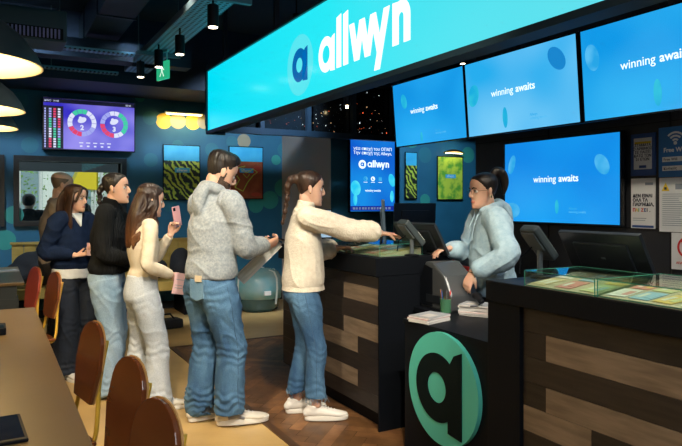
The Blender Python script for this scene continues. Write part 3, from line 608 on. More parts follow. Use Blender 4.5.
# glass display cases
gedge = mat('green_glass_edge', (.06,.26,.19), .15, spec=.8); felt = mat('case_tray', (.42,.37,.24), .6)
cardm = [mat('card_sand', (.55,.45,.24), .45), mat('card_pale', (.60,.60,.52), .4), mat('card_red', (.50,.20,.16), .45), mat('card_blue', (.22,.38,.48), .4), mat('card_lime', (.45,.48,.22), .45), mat('card_gold', (.62,.42,.08), .4)]
def case(label, x, y, w, d, h, z, seed, grp=None):
    t = thing('glass_display_case', label, 'display case', (x, y, z), RX, grp)
    g = .004
    MB().box(-w/2,w/2,0,g,g,h).build('front_glass', caseglass, t); MB().box(-w/2,w/2,d-g,d,g,h).build('back_glass', caseglass, t)
    MB().box(-w/2,-w/2+g,g,d-g,g,h).build('side_glass', caseglass, t); MB().box(w/2-g,w/2,g,d-g,g,h).build('side_glass', caseglass, t); MB().box(-w/2,w/2,0,d,h,h+g).build('top_glass', caseglass, t)
    MB().box(-w/2,w/2,0,d,0,g).add([(-w/2+.006,.006,g),(w/2-.006,.006,g),(w/2-.006,d-.006,g),(-w/2+.006,d-.006,g),(-w/2+.006,.006,g+.003),(w/2-.006,.006,g+.003),(w/2-.006,d-.006,g+.046),(-w/2+.006,d-.006,g+.046)],[(0,1,2,3),(7,6,5,4),(0,4,5,1),(1,5,6,2),(2,6,7,3),(3,7,4,0)]).build('tray', felt, t)
    m = MB(); r_ = .0016
    for zz in (g, h+g): m.box(-w/2,w/2,-.001,r_*1.3,zz-r_,zz+r_).box(-w/2,w/2,d-r_,d+.001,zz-r_,zz+r_).box(-w/2-.001,-w/2+r_,0,d,zz-r_,zz+r_).box(w/2-r_,w/2+.001,0,d,zz-r_,zz+r_)
    for xx in (-w/2,w/2): 
        for yy in (0,d): m.box(xx-r_,xx+r_,yy-r_,yy+r_,0,h+g)
    m.build('glass_edge', gedge, t)
    return t
rc = random.Random(21); protoc = None
def scratch_cards(x, y, w, d, z, n, names):
    global protoc
    k = 0; nx = max(1, int(w/.10)); 
    for i in range(nx):
        for j in range(max(1, int(d/.15))):
            if k >= n: return
            yy = y + w/2 - .057 - i*(w-.114)/(nx-1); xx = x + .09 + j*.15
            t = MB().box(-.065,.065,-.042,.042,0,.0015).mat(1).box(-.035,.035,-.032,-.005,.0015,.002).mat(2).box(-.035,.035,.010,.030,.0015,.002).build('scratch_card', [cardm[(i*2+j+names)%6], cardm[(i+j*3+1+names)%6], cardm[1]])
            t.location = (xx, yy, z+.0085+(xx-x)*.043/(d-.012)); t.rotation_euler = (0,-math.atan(.043/(d-.012)),rc.uniform(-.12,.12)); cn = ('sand','pale','red','blue','lime green','gold')[(i*2+j+names)%6]
            tag(t, '%s scratch card lying %s in the %s' % (cn, ('in the front row','in the second row')[min(j,1)], ('far glass case beside the terminal','large near glass case')[names%2 if names<2 else 0]) if names < 2 else 'scratch card under glass in the case on the far left counter', 'card', 'scratch cards in the glass display cases'); t['label'] = t['label'].replace(' scratch card lying in the front row in the', ' card in the front row of the').replace(' scratch card lying in the second row in the', ' card in the second row of the')
            k += 1
case('smaller flat glass display case on the right counter beside the card terminal', 2.125, 1.955, .385, .36, .066, 1.10, 1, 'flat glass display cases on the counters')
case('large flat glass display case nearest the camera on the right counter', 2.125, 1.22, 1.06, .40, .068, 1.10, 2, 'flat glass display cases on the counters')
case('clear glass case on the far left counter under the customer\'s hand', 2.24, 3.86, .60, .34, .075, 1.12, 3, 'flat glass display cases on the counters')
scratch_cards(2.125, 1.955, .385, .36, 1.10, 6, 0); scratch_cards(2.125, 1.22, 1.06, .40, 1.10, 20, 1); scratch_cards(2.24, 3.86, .60, .34, 1.12, 12, 2)
# paper sheet on the near case
t = MB().box(-.11,.11,-.15,.15,0,.002).build('paper_sheet', mat('sheet_grey', (.35,.36,.36), .5)); t.location = (2.37,1.12,1.174); tag(t, 'grey printed sheet lying on top of the near glass case at the right edge', 'paper')

# monitors
def monitor(label, x, y, z, rz, w, h, tilt, scr=None, neck=.10, grp=None, back=BLACK):
    """screen faces local -y"""
    t = thing('monitor', label, 'monitor', (x,y,z), rz, grp)
    MB().box(-.11,.11,-.07,.09,0,.012).build('base', BLACK, t, bevel=.003); MB().box(-.025,.025,.03,.05,.01,neck+h*.45).build('stand', DARK, t)
    M = Matrix.Translation((0,0,neck)) @ Matrix.Rotation(tilt,4,'X')
    p = MB().box(-w/2,w/2,0,.022,0,h,M).box(-w*.33,w*.33,.022,.034,h*.15,h*.8,M).build('panel', back, t, bevel=.003)
    MB().box(-w/2+.012,w/2-.012,-.002,0,.014,h-.012,M).build('screen', scr or mat('off_screen', (.01,.02,.04), .15), p)
    return t
tl = mat('terminal_grey', (.018,.023,.028), .35)
m_ = monitor('wide black monitor leaning back on the right counter, seen from behind', 2.66, 2.08, 1.10, R(90), .46, .255, R(-30), neck=.02, back=tl)
bq = MB().box(-.012,.012,.0345,.0355,.12,.13, Matrix.Translation((0,0,.02)) @ Matrix.Rotation(R(-30),4,'X')); bq.build('maker_mark', GREY, m_)
monitor('black monitor leaning back in front of the cashier, seen from behind', 2.68, 3.62, 1.12, R(96), .42, .25, R(-32), neck=.01, back=tl)
monitor('monitor with a lit pale blue screen behind the customer\'s shoulder', 2.47, 4.93, 1.12, R(0), .30, .26, R(-4), neck=.04, scr=emis('lit_screen', (.55,.75,.9), .8, c2=(.25,.5,.75), ns=5))
monitor('large upright black monitor behind the cashier on the back desk', 3.77, 5.35, 1.02, R(170), .46, .36, R(-4), neck=.09, back=tl)
monitor('low dark tilted screen on the far left counter beyond the customer\'s hand', 2.68, 4.52, 1.12, R(95), .36, .23, R(-38), neck=.03, back=tl)
monitor('narrow edge-on monitor standing on the far left counter below the portrait screen', 2.60, 4.04, 1.12, R(57), .30, .32, R(-3), neck=.06, back=mat('silver_blue', (.10,.15,.2), .3, .6))
t = thing('customer_display', 'small upright black display beside the edge-on monitor', 'display', (2.70,3.84,1.12), R(150)); MB().box(-.05,.05,-.01,.01,.03,.19).build('panel', BLACK, t, bevel=.003); MB().box(-.045,.045,-.04,.04,0,.012).box(-.01,.01,-.01,.01,0,.04).build('base', BLACK, t)
def terminal(label, x, y, z, rz, k=1):
    t = thing('card_terminal', label, 'card terminal', (x,y,z), rz, 'tilted terminals on poles')
    MB().lathe([(.05,0),(.05,.008),(.02,.014)]).build('foot', BLACK, t); MB().cyl((0,0,.01),(0,0,.15*k),.014).build('pole', GREY, t)
    M = Matrix.Translation((0,0,.17*k)) @ Matrix.Rotation(R(-42),4,'X')
    h = MB().box(-.055,.055,-.02,.025,-.10,.11,M).build('handset', mat('terminal_slate', (.045,.06,.065), .4), t, bevel=.012)
    MB().box(-.045,.045,.026,.034,-.02,.095,M).build('ridge', GREY, h, bevel=.004); m = MB()
    for i in range(3):
        for j in range(4): m.box(-.04+i*.028,-.018+i*.028,-.026,-.02,-.085+j*.02,-.07+j*.02,M)
    m.build('keypad', WHITE, h); MB().box(-.045,.045,-.024,-.02,.01,.095,M).build('display', mat('terminal_glass', (.01,.02,.03), .1), h)
    MB().tube([(.02,.02,.16*k),(.07,.06,.10),(.06,.08,.02)],.004,n=6).build('cable', BLACK, t)
    return t
terminal('grey card terminal tilted on a pole at the end of the right counter', 2.42, 2.34, 1.10, R(88), 1.02)
terminal('grey card terminal tilted on a pole at the end of the far left counter', 2.47, 3.525, 1.12, R(88), .9)
# receipt printer housing beside the cashier
t = thing('receipt_printer', 'curved silver and black machine on the low desk beside the cashier', 'printer', (2.62,3.33,.79), R(-90))
MB().prism([(-.16,0),(.16,0),(.17,.10),(.10,.22),(-.02,.30),(-.10,.30),(-.16,.16)],-.11,.11).build('shell', mat('silver_shell', (.09,.10,.11), .3, .4), t, bevel=.015)
MB().prism([(-.165,.015),(-.02,.015),(-.02,.26),(-.10,.28),(-.165,.15)],-.115,.10).build('black_front', BLACK, t); MB().box(-.08,.06,-.118,-.11,.04,.09).build('paper_slot', DARK, t)
# booklets
pg = mat('booklet_pages', (.68,.67,.66), .6)
def stack(name, lab, x, y, z, rz, n, grp, col):
    for k in range(n):
        o = MB().mat(0).box(-.10,.10,-.075,.075,0,.0095).mat(1).box(-.101,.101,-.076,.076,.0095,.011).mat(2).box(-.07,.02,-.05,.02,.011,.0114).build(name, [pg, col[k%len(col)], col[(k+1)%len(col)]])
        o.location = (x+rc.uniform(-.006,.006), y+rc.uniform(-.006,.006), z+k*.0115); o.rotation_euler = (0,0,rz+rc.uniform(-.06,.06))
        tag(o, ('topmost booklet of ' if k == n-1 else 'bottom booklet of ' if k == 0 else 'booklet number %d from the bottom in ' % (k+1)) + lab, 'booklet', grp)
bc = [mat('cover_pale', (.6,.58,.56), .4), mat('cover_rose', (.5,.25,.25), .4), mat('cover_grey', (.35,.38,.42), .4)]
stack('booklet', 'the low front stack on the badge desk', 2.24, 3.02, .79, R(14), 3, 'booklets in the front stack', bc)
stack('booklet', 'the taller stack beside the pen cup', 2.62, 3.03, .79, R(-60), 6, 'booklets in the taller stack', bc)
t = thing('pen_cup', 'small green cup of pens on the low black desk', 'pen cup', (2.50,3.20,.79)); MB().lathe([(.034,0),(.036,.085),(.033,.085),(.031,.004)],20,cap=False).build('cup', mat('cup_green', (.05,.16,.09), .3), t, smooth=True); MB().lathe([(.001,.003),(.032,.003)],20).build('cup_floor', mat('cup_green', (0,0,0)), t)
for k in range(6):
    a = k*1.05; x, y = .018*math.cos(a), .018*math.sin(a); o = MB().cyl((0,0,0),(x*.8,y*.8,.13),.004,n=8).mat(1).cyl((x*.8,y*.8,.13),(x*.86,y*.86,.138),.004,.001,n=8).build('pen', [[redm, yel, mat('pen_orange', (.6,.2,.03), .4), navy, GREY, redm][k], ink])
    o.location = (2.50+x, 3.20+y, .797); tag(o, ('red pen at the right of','yellow pen in','orange pen in','blue pen in','grey pen in','red pen at the front of')[k]+' the green cup on the low desk', 'pen', 'pens in the green cup')
t = thing('hand_scanner', 'black hand scanner with its cable lying under the cashier\'s hand', 'scanner', (2.61,3.02,.865), R(60)); MB().limb([(-.08,0,.02),(0,0,.03),(.06,0,.035)],[(.02,.015),(.022,.018),(.032,.022)],round_ends=True).build('body', BLACK, t, smooth='all'); MB().tube([(-.1,0,.02),(-.14,.03,.005),(-.11,.07,-.005)],.004,n=6).build('cable', BLACK, t)
t = thing('red_chair_back', 'red chair back showing between the monitor and the cashier', 'chair', (3.34,3.88,0), R(150)); MB().limb([(0,0,.62),(.0,.02,.85),(0,.05,1.10)],[(.20,.03),(.22,.03),(.19,.03)],side=(1,0,0)).build('backrest', mat('red_cloth', (.35,.02,.02), .7), t, smooth='all')
MB().box(-.22,.22,-.42,-.02,.50,.58).build('seat', mat('red_cloth', (0,0,0)), t, bevel=.02); MB().cyl((0,-.2,.05),(0,-.2,.5),.025).box(-.02,.02,-.05,.03,.45,.75).build('column', DARK, t)
for a in range(5): MB().tube([(0,-.2,.08),(.25*math.cos(a*1.257),-.2+.25*math.sin(a*1.257),.03)],[.02,.015]).build('leg', DARK, t)

# ================================================================ LEFT SIDE FURNITURE
ttop = mat('table_bronze_laminate', (.135,.085,.03), .33, c2=(.165,.105,.04), ns=2); tside = mat('table_side', (.025,.035,.04), .5)
def longtable(label, x0, x1, y0, y1):
    t = thing('long_table', label, 'table', ((x0+x1)/2,(y0+y1)/2,0), 0, 'long tables down the left side'); a, b = (x1-x0)/2, (y1-y0)/2
    MB().box(-a,a,-b,b,.72,.75).build('tabletop', ttop, t, bevel=.004)
    MB().box(-a+.04,a-.06,-b+.02,b-.02,.60,.72).build('apron', tside, t)
    for s in (-1,1):
        for q in (-1,1): MB().box(s*(a-.08)-.03,s*(a-.08)+.03,q*(b-.08)-.03,q*(b-.08)+.03,0,.62).build('leg', tside, t)
    return t
longtable('long bronze topped table in the lower left, nearest the camera', -.62, .27, .9, 4.92)
t = longtable('farther dark sided table at the left edge behind the long table', -.62, .27, 6.50, 8.1); MB().box(-.40,.40,-.785,-.775,0.03,.60).build('modesty_panel', tside, t)
t = thing('game_terminal', 'thin black upright screen standing on the long table at the left edge', 'screen', (-.02,2.9,.75), R(35)); MB().box(-.16,.0,-.01,.015,.03,.26).build('panel', BLACK, t, bevel=.004); MB().box(-.14,-.02,-.05,.05,0,.01).box(-.09,-.07,-.01,.01,0,.05).build('base', BLACK, t)
t = thing('card_reader', 'small black box on the long table at the left edge', 'card reader', (.045,4.05,.75)); MB().box(-.06,.03,-.09,.09,0,.04).build('body', BLACK, t, bevel=.006); MB().box(-.05,.02,-.08,.0,.04,.043).build('display', mat('terminal_glass', (0,0,0)), t)
t = thing('tablet', 'black tablet lying on the long table in the bottom left corner', 'tablet', (.015,2.30,.75), R(3)); MB().box(-.13,.08,-.14,.13,0,.012).build('body', BLACK, t, bevel=.005); MB().box(-.12,.07,-.12,.12,.012,.013).build('display', mat('tablet_glass', (.01,.015,.03), .08), t)
t = MB().box(-.09,.09,-.06,.06,0,.012).mat(1).box(-.07,.05,-.04,.03,.012,.0125).build('folded_leaflet', [pg, bc[2]]); t.location = (.16,7.6,.751); t.rotation_euler = (0,0,.3); tag(t, 'white folded leaflet lying on the farther table at the left edge', 'leaflet')

ply = mat('chair_plywood', (.13,.036,.010), .25, c2=(.16,.045,.012), ns=2, stretch=(1,1,4)); plyedge = mat('plywood_edge', (.45,.24,.08), .45); ytube = mat('yellow_steel', (.65,.40,.045), .35)
def chair(label, x, y, rz, panel=ply):
    """faces local -x (towards the table)"""
    t = thing('cafe_chair', label, 'chair', (x, y, 0), rz, 'brown plywood chairs along the long tables')
    def shield(w0, w1, w2, h, n=12):
        P = [(-w0, 0), (w0, 0), (w1, h*.45)]
        P += [(w2*math.cos(a)*1.0, h-w2*.75+w2*.75*math.sin(a)) for a in [PI*k/n for k in range(n+1)]]; P += [(-w1, h*.45)]; return P
    M = Matrix.Translation((.20,0,.585)) @ Matrix.Rotation(R(9),4,'Y') @ Matrix.Rotation(R(90),4,'Z')
    b = MB().prism(shield(.115,.162,.148,.35), -.008, .008, M).build('backrest', [panel], t, bevel=.003)
    MB().prism([(x_*1.0, z_) for x_, z_ in shield(.119,.166,.152,.354)], -.014, -.008, M).build('backrest_edge', plyedge, t)
    MB().box(-.20,.20,-.20,.20,.43,.448).build('seat', panel, t, bevel=.008)
    for s in (-1, 1):
        P = [(.272,s*.11,.86),(.236,s*.12,.68),(.222,s*.14,.56),(.205,s*.16,.46),(.17,s*.17,.418),(.05,s*.17,.418),(-.15,s*.17,.418),(-.195,s*.17,.38),(-.20,s*.175,.2),(-.195,s*.178,.04),(-.15,s*.18,.012),(.05,s*.18,.012),(.17,s*.18,.012)]
        MB().limb(P, [.010]*len(P), side=(0,1,0), n=10, sub=4).build('leg', ytube, t, smooth='all')
    MB().cyl((.0,-.18,.42),(.0,.18,.42),.009).cyl((-.19,-.17,.42),(-.19,.17,.42),.009).build('crossbar', ytube, t)
    return t
chair('brown plywood chair with yellow legs, farthest of the three along the near table', .17, 3.08, R(10))
chair('brown plywood chair cut by the bottom edge, middle of the three along the near table', .19, 2.30, R(10))
chair('brown plywood chair in the bottom left, nearest to the camera', .165, 1.76, R(10))
redp = mat('chair_red', (.32,.05,.03), .35)
chair('brown chair standing just left of the woman in navy at the queue\'s end', .20, 5.44, R(12))
chair('red chair with a pale yellow frame, half hidden by the brown chair beside it', .09, 5.93, R(14), redp)

# bench along the back wall and the things on it
yw = mat('bench_yellow_wood', (.36,.24,.05), .45, c2=(.46,.32,.08), ns=4, stretch=(1,1,3))
t = thing('long_bench', 'long yellow wooden bench with a panelled back along the blue wall', 'bench', (1.38,8.6,0))
MB().box(-1.15,1.05,-.32,.30,.34,.46).build('seat', yw, t, bevel=.006)
m = MB()
for k in range(16): m.box(-1.15+k*.1375,-1.02+k*.1375,.30,.33,.46,.95)
m.build('back_panel', yw, t); MB().box(-1.17,1.07,.27,.335,.95,.98).build('back_rail', yw, t)
for x in (-1.05,-.3,.45,.9): MB().box(x-.05,x+.05,-.26,.28,0,.34).build('leg', BLACK, t)
blackc = mat('black_cloth', (.008,.009,.012), .85, bump=.4, bs=30)
def lump(name, label, cat, loc, parts, mt, seed, vox=.02, amp=.03):
    m = MB()
    for c, r in parts: m.ell(c, r)
    o = remeshed(m, name, mt, vox, 3, disp=lambda p: amp*(noise.noise(p*7+V((seed,0,0))))); o.location = loc; return tag(o, label, cat)
lump('puffer_coat', 'black coat heaped on the bench at the far left', 'coat', (.62,8.48,.51), [((-.1,0,.18),(.32,.22,.2)),((.1,.05,.3),(.22,.18,.2)),((-.3,0,.12),(.18,.2,.14))], blackc, 1)
lump('backpack', 'round black backpack on the bench behind the man in the hoodie', 'bag', (2.22,8.50,.50), [((0,0,.17),(.15,.13,.20)),((0,-.1,.1),(.11,.08,.11))], blackc, 3, amp=.015)
lump('handbag', 'black bag slumped on the bench right of the cream sweater woman', 'bag', (1.86,8.50,.50), [((0,0,.07),(.17,.13,.09)),((.1,0,.12),(.09,.09,.1))], blackc, 5)
t = thing('floor_bag', 'black sports bag on the floor in front of the yellow bench', 'bag', (1.78,7.55,0), R(10)); MB().box(-.20,.20,-.1,.1,.0,.11).build('body', blackc, t, bevel=.03); MB().tube([(-.12,-.02,.1),(-.06,-.03,.17),(.06,-.03,.17),(.12,-.02,.1)],.01).build('handle', blackc, t)
# clear tub on the floor by the pier
t = thing('storage_tub', 'teal tub wrapped in clear plastic with pale straps on the floor behind the customer', 'tub', (3.22,8.25,0), R(0)); t.scale = (.92,.92,.90)
MB().lathe([(.25,0),(.30,.06),(.34,.25),(.345,.44),(.33,.44),(.32,.25),(.27,.07)],28,cap=False).lathe([(.001,.03),(.29,.03)],28).build('tub', mat('tub_slate', (.03,.09,.11), .25, coat=.5), t, smooth=True)
o = MB().lathe([(.347,.20),(.36,.36),(.35,.50),(.30,.585),(.18,.64),(.02,.655)],28).build('plastic_wrap', mat('plastic_wrap', (.45,.66,.68), .15, c2=(.18,.55,.65), ns=3, bump=.5, bs=9, trans=.35), t, smooth='all')
for a in (.3,-1.1,): 
    c_, s_ = math.cos(a), math.sin(a); MB().tube([(c_*r_, s_*r_, z) for r_, z in ((.345,.12),(.37,.36),(.36,.51),(.31,.6),(0,.668),(-.31,.6),(-.36,.51),(-.37,.36),(-.345,.12))],[(.02,.004)]*9,n=8,side=(-s_,c_,0)).build('strap', mat('strap_pale', (.6,.68,.66), .4), t)
MB().box(-.05,.05,-.385,-.355,.27,.33).build('buckle', WHITE, t)

# ================================================================ PEOPLE   (local frame: +x forward, +y the person's left)
def skinmat(n, c, c2): 
    m = mat(n, c, .48, c2=c2, ns=12); m.node_tree.nodes['Principled BSDF'].inputs['Subsurface Weight'].default_value = .08; return m
SK = skinmat('skin_fair', (.62,.36,.25), (.68,.42,.31)); SK2 = skinmat('skin_tan', (.60,.36,.25), (.66,.42,.31)); LIP = mat('lips', (.45,.17,.13), .45)
def hairmat(n, c, c2): return mat(n, c, .42, c2=c2, ns=26, stretch=(1,1,.25), bump=.5, bs=70, spec=.4)
HB = hairmat('hair_black', (.006,.005,.005), (.022,.016,.013)); HD = hairmat('hair_dark_brown', (.018,.009,.006), (.05,.024,.013)); HW = hairmat('hair_wavy_brown', (.05,.02,.009), (.20,.085,.032)); HG = hairmat('hair_grey', (.10,.07,.05), (.16,.12,.09))
_b = HW.node_tree.nodes['Principled BSDF']; _n = HW.node_tree; _s = _b.inputs['Base Color'].links[0].from_socket; _t = _n.nodes.new('ShaderNodeTexCoord'); _x = _n.nodes.new('ShaderNodeSeparateXYZ'); _m = _n.nodes.new('ShaderNodeMapRange'); _m.inputs[1].default_value = 1.42; _m.inputs[2].default_value = 1.15; _k = _n.nodes.new('ShaderNodeMix'); _k.data_type = 'RGBA'; _k.inputs[6].default_value = (.028,.014,.009,1)
_n.links.new(_t.outputs['Object'], _x.inputs[0]); _n.links.new(_x.outputs[2], _m.inputs[0]); _n.links.new(_m.outputs[0], _k.inputs[0]); _n.links.new(_s, _k.inputs[7]); _n.links.new(_k.outputs[2], _b.inputs['Base Color'])
EYEW = mat('eye_white', (.75,.72,.7), .2); IRIS = mat('iris', (.03,.015,.008), .15); BROW = mat('brow', (.02,.012,.008), .7)
HEAD = [(-.118,.070,.030,.018),(-.110,.086,.010,.030),(-.092,.093,-.020,.044),(-.065,.089,-.042,.055),(-.038,.088,-.058,.064),(-.012,.086,-.075,.070),(.012,.086,-.088,.0735),(.032,.092,-.096,.075),(.058,.091,-.100,.0755),(.080,.080,-.096,.070),(.100,.058,-.078,.056),(.113,.028,-.052,.034),(.118,.0,-.028,.012)]
def head_rings(k=1.0, zlo=-1, zhi=1, M=None, n=28, wid=1.0):
    rs = []
    for z, f, b, w in HEAD:
        if not (zlo <= z <= zhi): continue
        c, a = (f+b)/2, (f-b)/2; ring = []
        for i in range(n):
            t = 2*PI*i/n; cs, sn = math.cos(t), math.sin(t); e = 2/2.25
            ring.append(M @ V((c+a*k*math.copysign(abs(cs)**e, cs), w*wid*k*math.copysign(abs(sn)**e, sn), z*k)))
        rs.append(ring)
    return rs
def ik(s, t, l1, l2, pole):
    s, t = V(s), V(t); d = t-s; L = d.length; mx_ = (l1+l2)*.995
    if L > mx_: t = s+d*(mx_/L); d = t-s; L = mx_
    a = (l1*l1-l2*l2+L*L)/(2*L); h = math.sqrt(max(0, l1*l1-a*a)); u = d/L; p = V(pole); p = (p-u*p.dot(u)).normalized()
    return s+u*a+p*h, t
def hand(mb, w, d, n, thumb, curl=.35, k=1.0, thumb_in=.35):
    w, d, n = V(w), V(d).normalized(), V(n); n = (n-d*n.dot(d)).normalized(); s = d.cross(n)*thumb; s.normalize()
    pe = w+d*.082*k
    mb.limb([w-d*.01, w+d*.03*k, w+d*.06*k, pe+d*.006], [(.025*k,.018*k),(.034*k,.0155*k),(.039*k,.0145*k),(.036*k,.011*k)], side=s, n=16, round_ends=True)
    for off, ln, cm in ((.029,.070,.9),(.010,.079,1.0),(-.009,.074,1.1),(-.027,.058,1.25)):
        p = pe+s*off*k-d*.008; P = [p]; a = 0
        for j, f in enumerate((.44,.31,.25)):
            a += curl*cm*(.8 if j == 0 else 1.0); q = d*math.cos(a)+n*math.sin(a)+s*off*.9*(1 if j == 0 else .3); P.append(P[-1]+q.normalized()*ln*f*k)
        mb.limb(P, [.0088*k,.0085*k,.0078*k,.0066*k], side=s, n=10, sub=3, round_ends=True)
    P = [w+d*.022*k+s*.020*k]; q = (d*.62+s*.72+n*.12).normalized(); P.append(P[-1]+q*.032*k); q = (d*.80+s*(.55-thumb_in)+n*(.2+thumb_in)).normalized(); P.append(P[-1]+q*.030*k); P.append(P[-1]+(q+n*.2-s*.1).normalized()*.024*k)
    mb.limb(P, [.0135*k,.0115*k,.0098*k,.0078*k], side=n, n=10, sub=3, round_ends=True)
def fold(A=1.0, seed=0, sx=4.5, sz=9, zs=()):
    def f(p):
        w = noise.noise(V((p.x*3+seed, p.y*3, p.z*3)))
        q = V((p.x*sx+seed*3.1, p.y*sx, p.z*sz+p.x*7+w*1.6)); r_ = 1-abs(noise.noise(q))*2.4; r_ = max(-1, r_)
        q2 = V((p.x*sx*2.1+seed, p.y*sx*2.1+5, p.z*sz*2.0-p.x*12+w*3)); r2 = 1-abs(noise.noise(q2))*2.6
        v = .0050*r_*abs(r_)+.0010*max(0, r2)**2+.006*noise.noise(V((p.x*sx*1.3, p.y*sx*1.3+seed, p.z*sz*.4)))-.0025
        for z0, wd, am in zs:
            g = math.exp(-((p.z-z0)/wd)**2); v += am*g*math.sin(p.z*120+6*noise.noise(V((p.x*14+seed, p.y*14, p.z*6))))
        return A*v
    return f
def shoe(root, name_label, a, yaw, mu, ms, k=1.0, stripe=None, chunk=0):
    """a = ankle point"""
    M = Matrix.Translation((a[0], a[1], 0)) @ Matrix.Rotation(yaw, 4, 'Z')
    def T(L): return [M @ V(p) for p in L]
    z0 = a[2]-.085
    sd = (-math.sin(yaw), math.cos(yaw), 0)
    m = MB().limb(T([(-.075*k,0,z0+.045),(-.05*k,0,z0+.055),(.02*k,0,z0+.052),(.09*k,0,z0+.042),(.15*k,-.0,z0+.034),(.19*k,0,z0+.030)]), [(.028*k,.030),(.036*k,.040),(.038*k,.040),(.046*k,.028),(.045*k,.023),(.025*k,.016)], side=sd, n=18, round_ends=True)
    m.limb(T([(-.035*k,0,z0+.05),(-.03*k,0,z0+.10+chunk*.01)]), [(.036*k,.045),(.036*k,.045)], side=sd)
    u = remeshed(m, 'shoe', mu, .006, 3, root)
    P = []
    for i in range(28):
        t = 2*PI*i/28; x = .058+.148*math.cos(t); y = (.043+.006*math.cos(t))*math.copysign(abs(math.sin(t))**.75, math.sin(t)); P.append((x*k, y*k))
    s_ = MB(); s_.rings([[M @ V((x*f, y*f, z0+z+(.012 if x > .16*k and z < .01 else 0)*0)) for x, y in P] for z, f in ((0,.97),(.006,1.0),(.026+chunk*.008,1.01),(.030+chunk*.008,.96))]); s_.build('sole', ms, u, smooth=True)
    l = MB()
    for i in range(4): x = (.045+i*.022)*k; l.tube(T([(x,-.022,z0+.083-i*.008),(x+.003,0,z0+.093-i*.008),(x,.022,z0+.083-i*.008)]), .0032, n=6)
    l.build('laces', WHITE, u)
    if stripe:
        q = MB()
        for sg in (-1,1): q.tube(T([(-.03*k,sg*.039*k,z0+.05),(.02*k,sg*.043*k,z0+.06),(.06*k,sg*.049*k,z0+.042)]), [(.010,.003),(.012,.003),(.008,.003)], n=8, side=(0,0,1))
        q.build('side_mark', stripe, u)
    return u
def person(label, loc, rz, H, feet, hipxy, chest, head, armL, armR, skin, female=True, zb=0, cat='person', group=None, low=False):
    """returns a dict of joints; armX = (wrist target, pole, hand dir, palm normal, curl)"""
    k = H/1.70; root = thing('person', label, cat, (loc[0], loc[1], zb), rz, group)
    hip = V((hipxy[0], hipxy[1], .90*k)); nb = V((hip.x+chest[0], hip.y+chest[1], 1.425*k)); ch = hip.lerp(nb, .62)+V((-.01,0,0)); wa = hip.lerp(nb, .28)
    sw = (.160 if female else .178)*k
    tw = R(chest[2]) if len(chest) > 2 else 0
    sl, sr = [nb+V((0.0-math.sin(tw)*s*sw, math.cos(tw)*s*sw, -.035*k)) for s in (1,-1)]
    hc = nb+V((.025+head[3] if len(head) > 3 else .025, 0, .16*k)); MH = Matrix.Translation(hc) @ Matrix.Rotation(R(head[0]),4,'Z') @ Matrix.Rotation(R(head[1]),4,'Y') @ Matrix.Rotation(R(head[2]),4,'X') @ Matrix.Scale(k*(1.0 if female else 1.03),4)
    J = dict(root=root, k=k, hip=hip, nb=nb, ch=ch, wa=wa, sl=sl, sr=sr, MH=MH, hc=hc, female=female)
    mb = MB(); f = female
    mb.limb([hip+V((0,0,-.09*k)), hip, wa, ch, nb+V((-.01,0,-.03*k)), nb+V((0,0,.02))], [(.12*k,.08*k),(.145*k,.095*k),(.115*k,.085*k),(.14*k,.095*k),(.11*k,.06*k),(.05*k,.05*k)])
    nd = MH @ V((-.018,0,-.06)); r_ = .050 if f else .054
    mb.limb([nb+V((-.01,0,-.04*k)), nb.lerp(nd,.5), nd, MH @ V((-.01,0,-.02))], [r_*1.25*k, r_*k, r_*k, r_*.9*k], n=18)
    mb.rings(head_rings(1, M=MH, wid=.97 if f else 1.02))
    mb.limb([MH @ V(p) for p in ((.080,0,.022),(.093,0,.002),(.1045 if f else .112,0,-.021),(.100,0,-.030),(.088,0,-.034))], [.007*k,.0085*k,.0095*k,.0105*k,.009*k], n=10, sub=4)
    mb.ell(MH @ V((.088,0,-.068)), (.010,.021,.010), MH.to_3x3(), n=10, m=6); mb.ell(MH @ V((.082,0,-.103)), (.015,.020,.015), MH.to_3x3(), n=10, m=6)
    for s in (-1,1):
        mb.ell(MH @ V((-.008,s*.077,-.006)), (.016,.008,.030), (MH.to_3x3() @ Matrix.Rotation(R(-12),3,'Y') @ Matrix.Rotation(R(s*18),3,'Z')), n=12, m=8)
    for s, foot, tag_ in ((1, feet[0], 'l'), (-1, feet[1], 'r')):
        an = V((foot[0], foot[1], (foot[3] if len(foot) > 3 else 0)+.085)); hp = hip+V((0, s*.088*k, -.02)); pole = (math.cos(foot[2]), math.sin(foot[2]), 0)
        kn, an2 = ik(hp, an, .403*k, .393*k, pole); J['kn'+tag_], J['an'+tag_], J['hp'+tag_] = kn, an2, hp; J['fy'+tag_] = foot[2]
        mb.limb([hp, hp.lerp(kn,.5), kn, kn.lerp(an2,.35)+V((-.01,0,0)), an2], [.075*k,.062*k,.045*k,.045*k,.033*k], n=14)
        dx, dy = math.cos(foot[2]), math.sin(foot[2]); mb.limb([an2+V((-.03*dx,-.03*dy,-.04)), an2+V((.05*dx,.05*dy,-.035)), an2+V((.13*dx,.13*dy,-.05))], [(.028,.025),(.030,.025),(.025,.012)], side=(-dy,dx,0), n=12, round_ends=True)
    for s, arm, sh, tg in ((1, armL, sl, 'l'), (-1, armR, sr, 'r')):
        el, wr = ik(sh, arm[0], .285*k, .25*k, arm[1]); J['el'+tg], J['wr'+tg] = el, wr
        mb.limb([sh+V((0,-s*.03,0)), sh.lerp(el,.45), el, el.lerp(wr,.35), wr], [.048*k,.042*k,.036*k,.036*k,.024*k], n=14)
        hand(mb, wr, arm[2], arm[3], arm[5] if len(arm) > 5 else s, arm[4], k*(.95 if f else 1.06))
    body = remeshed(mb, 'body', [skin, LIP], .009 if low else .0046, 2, root); J['body'] = body
    Mi = MH.inverted()
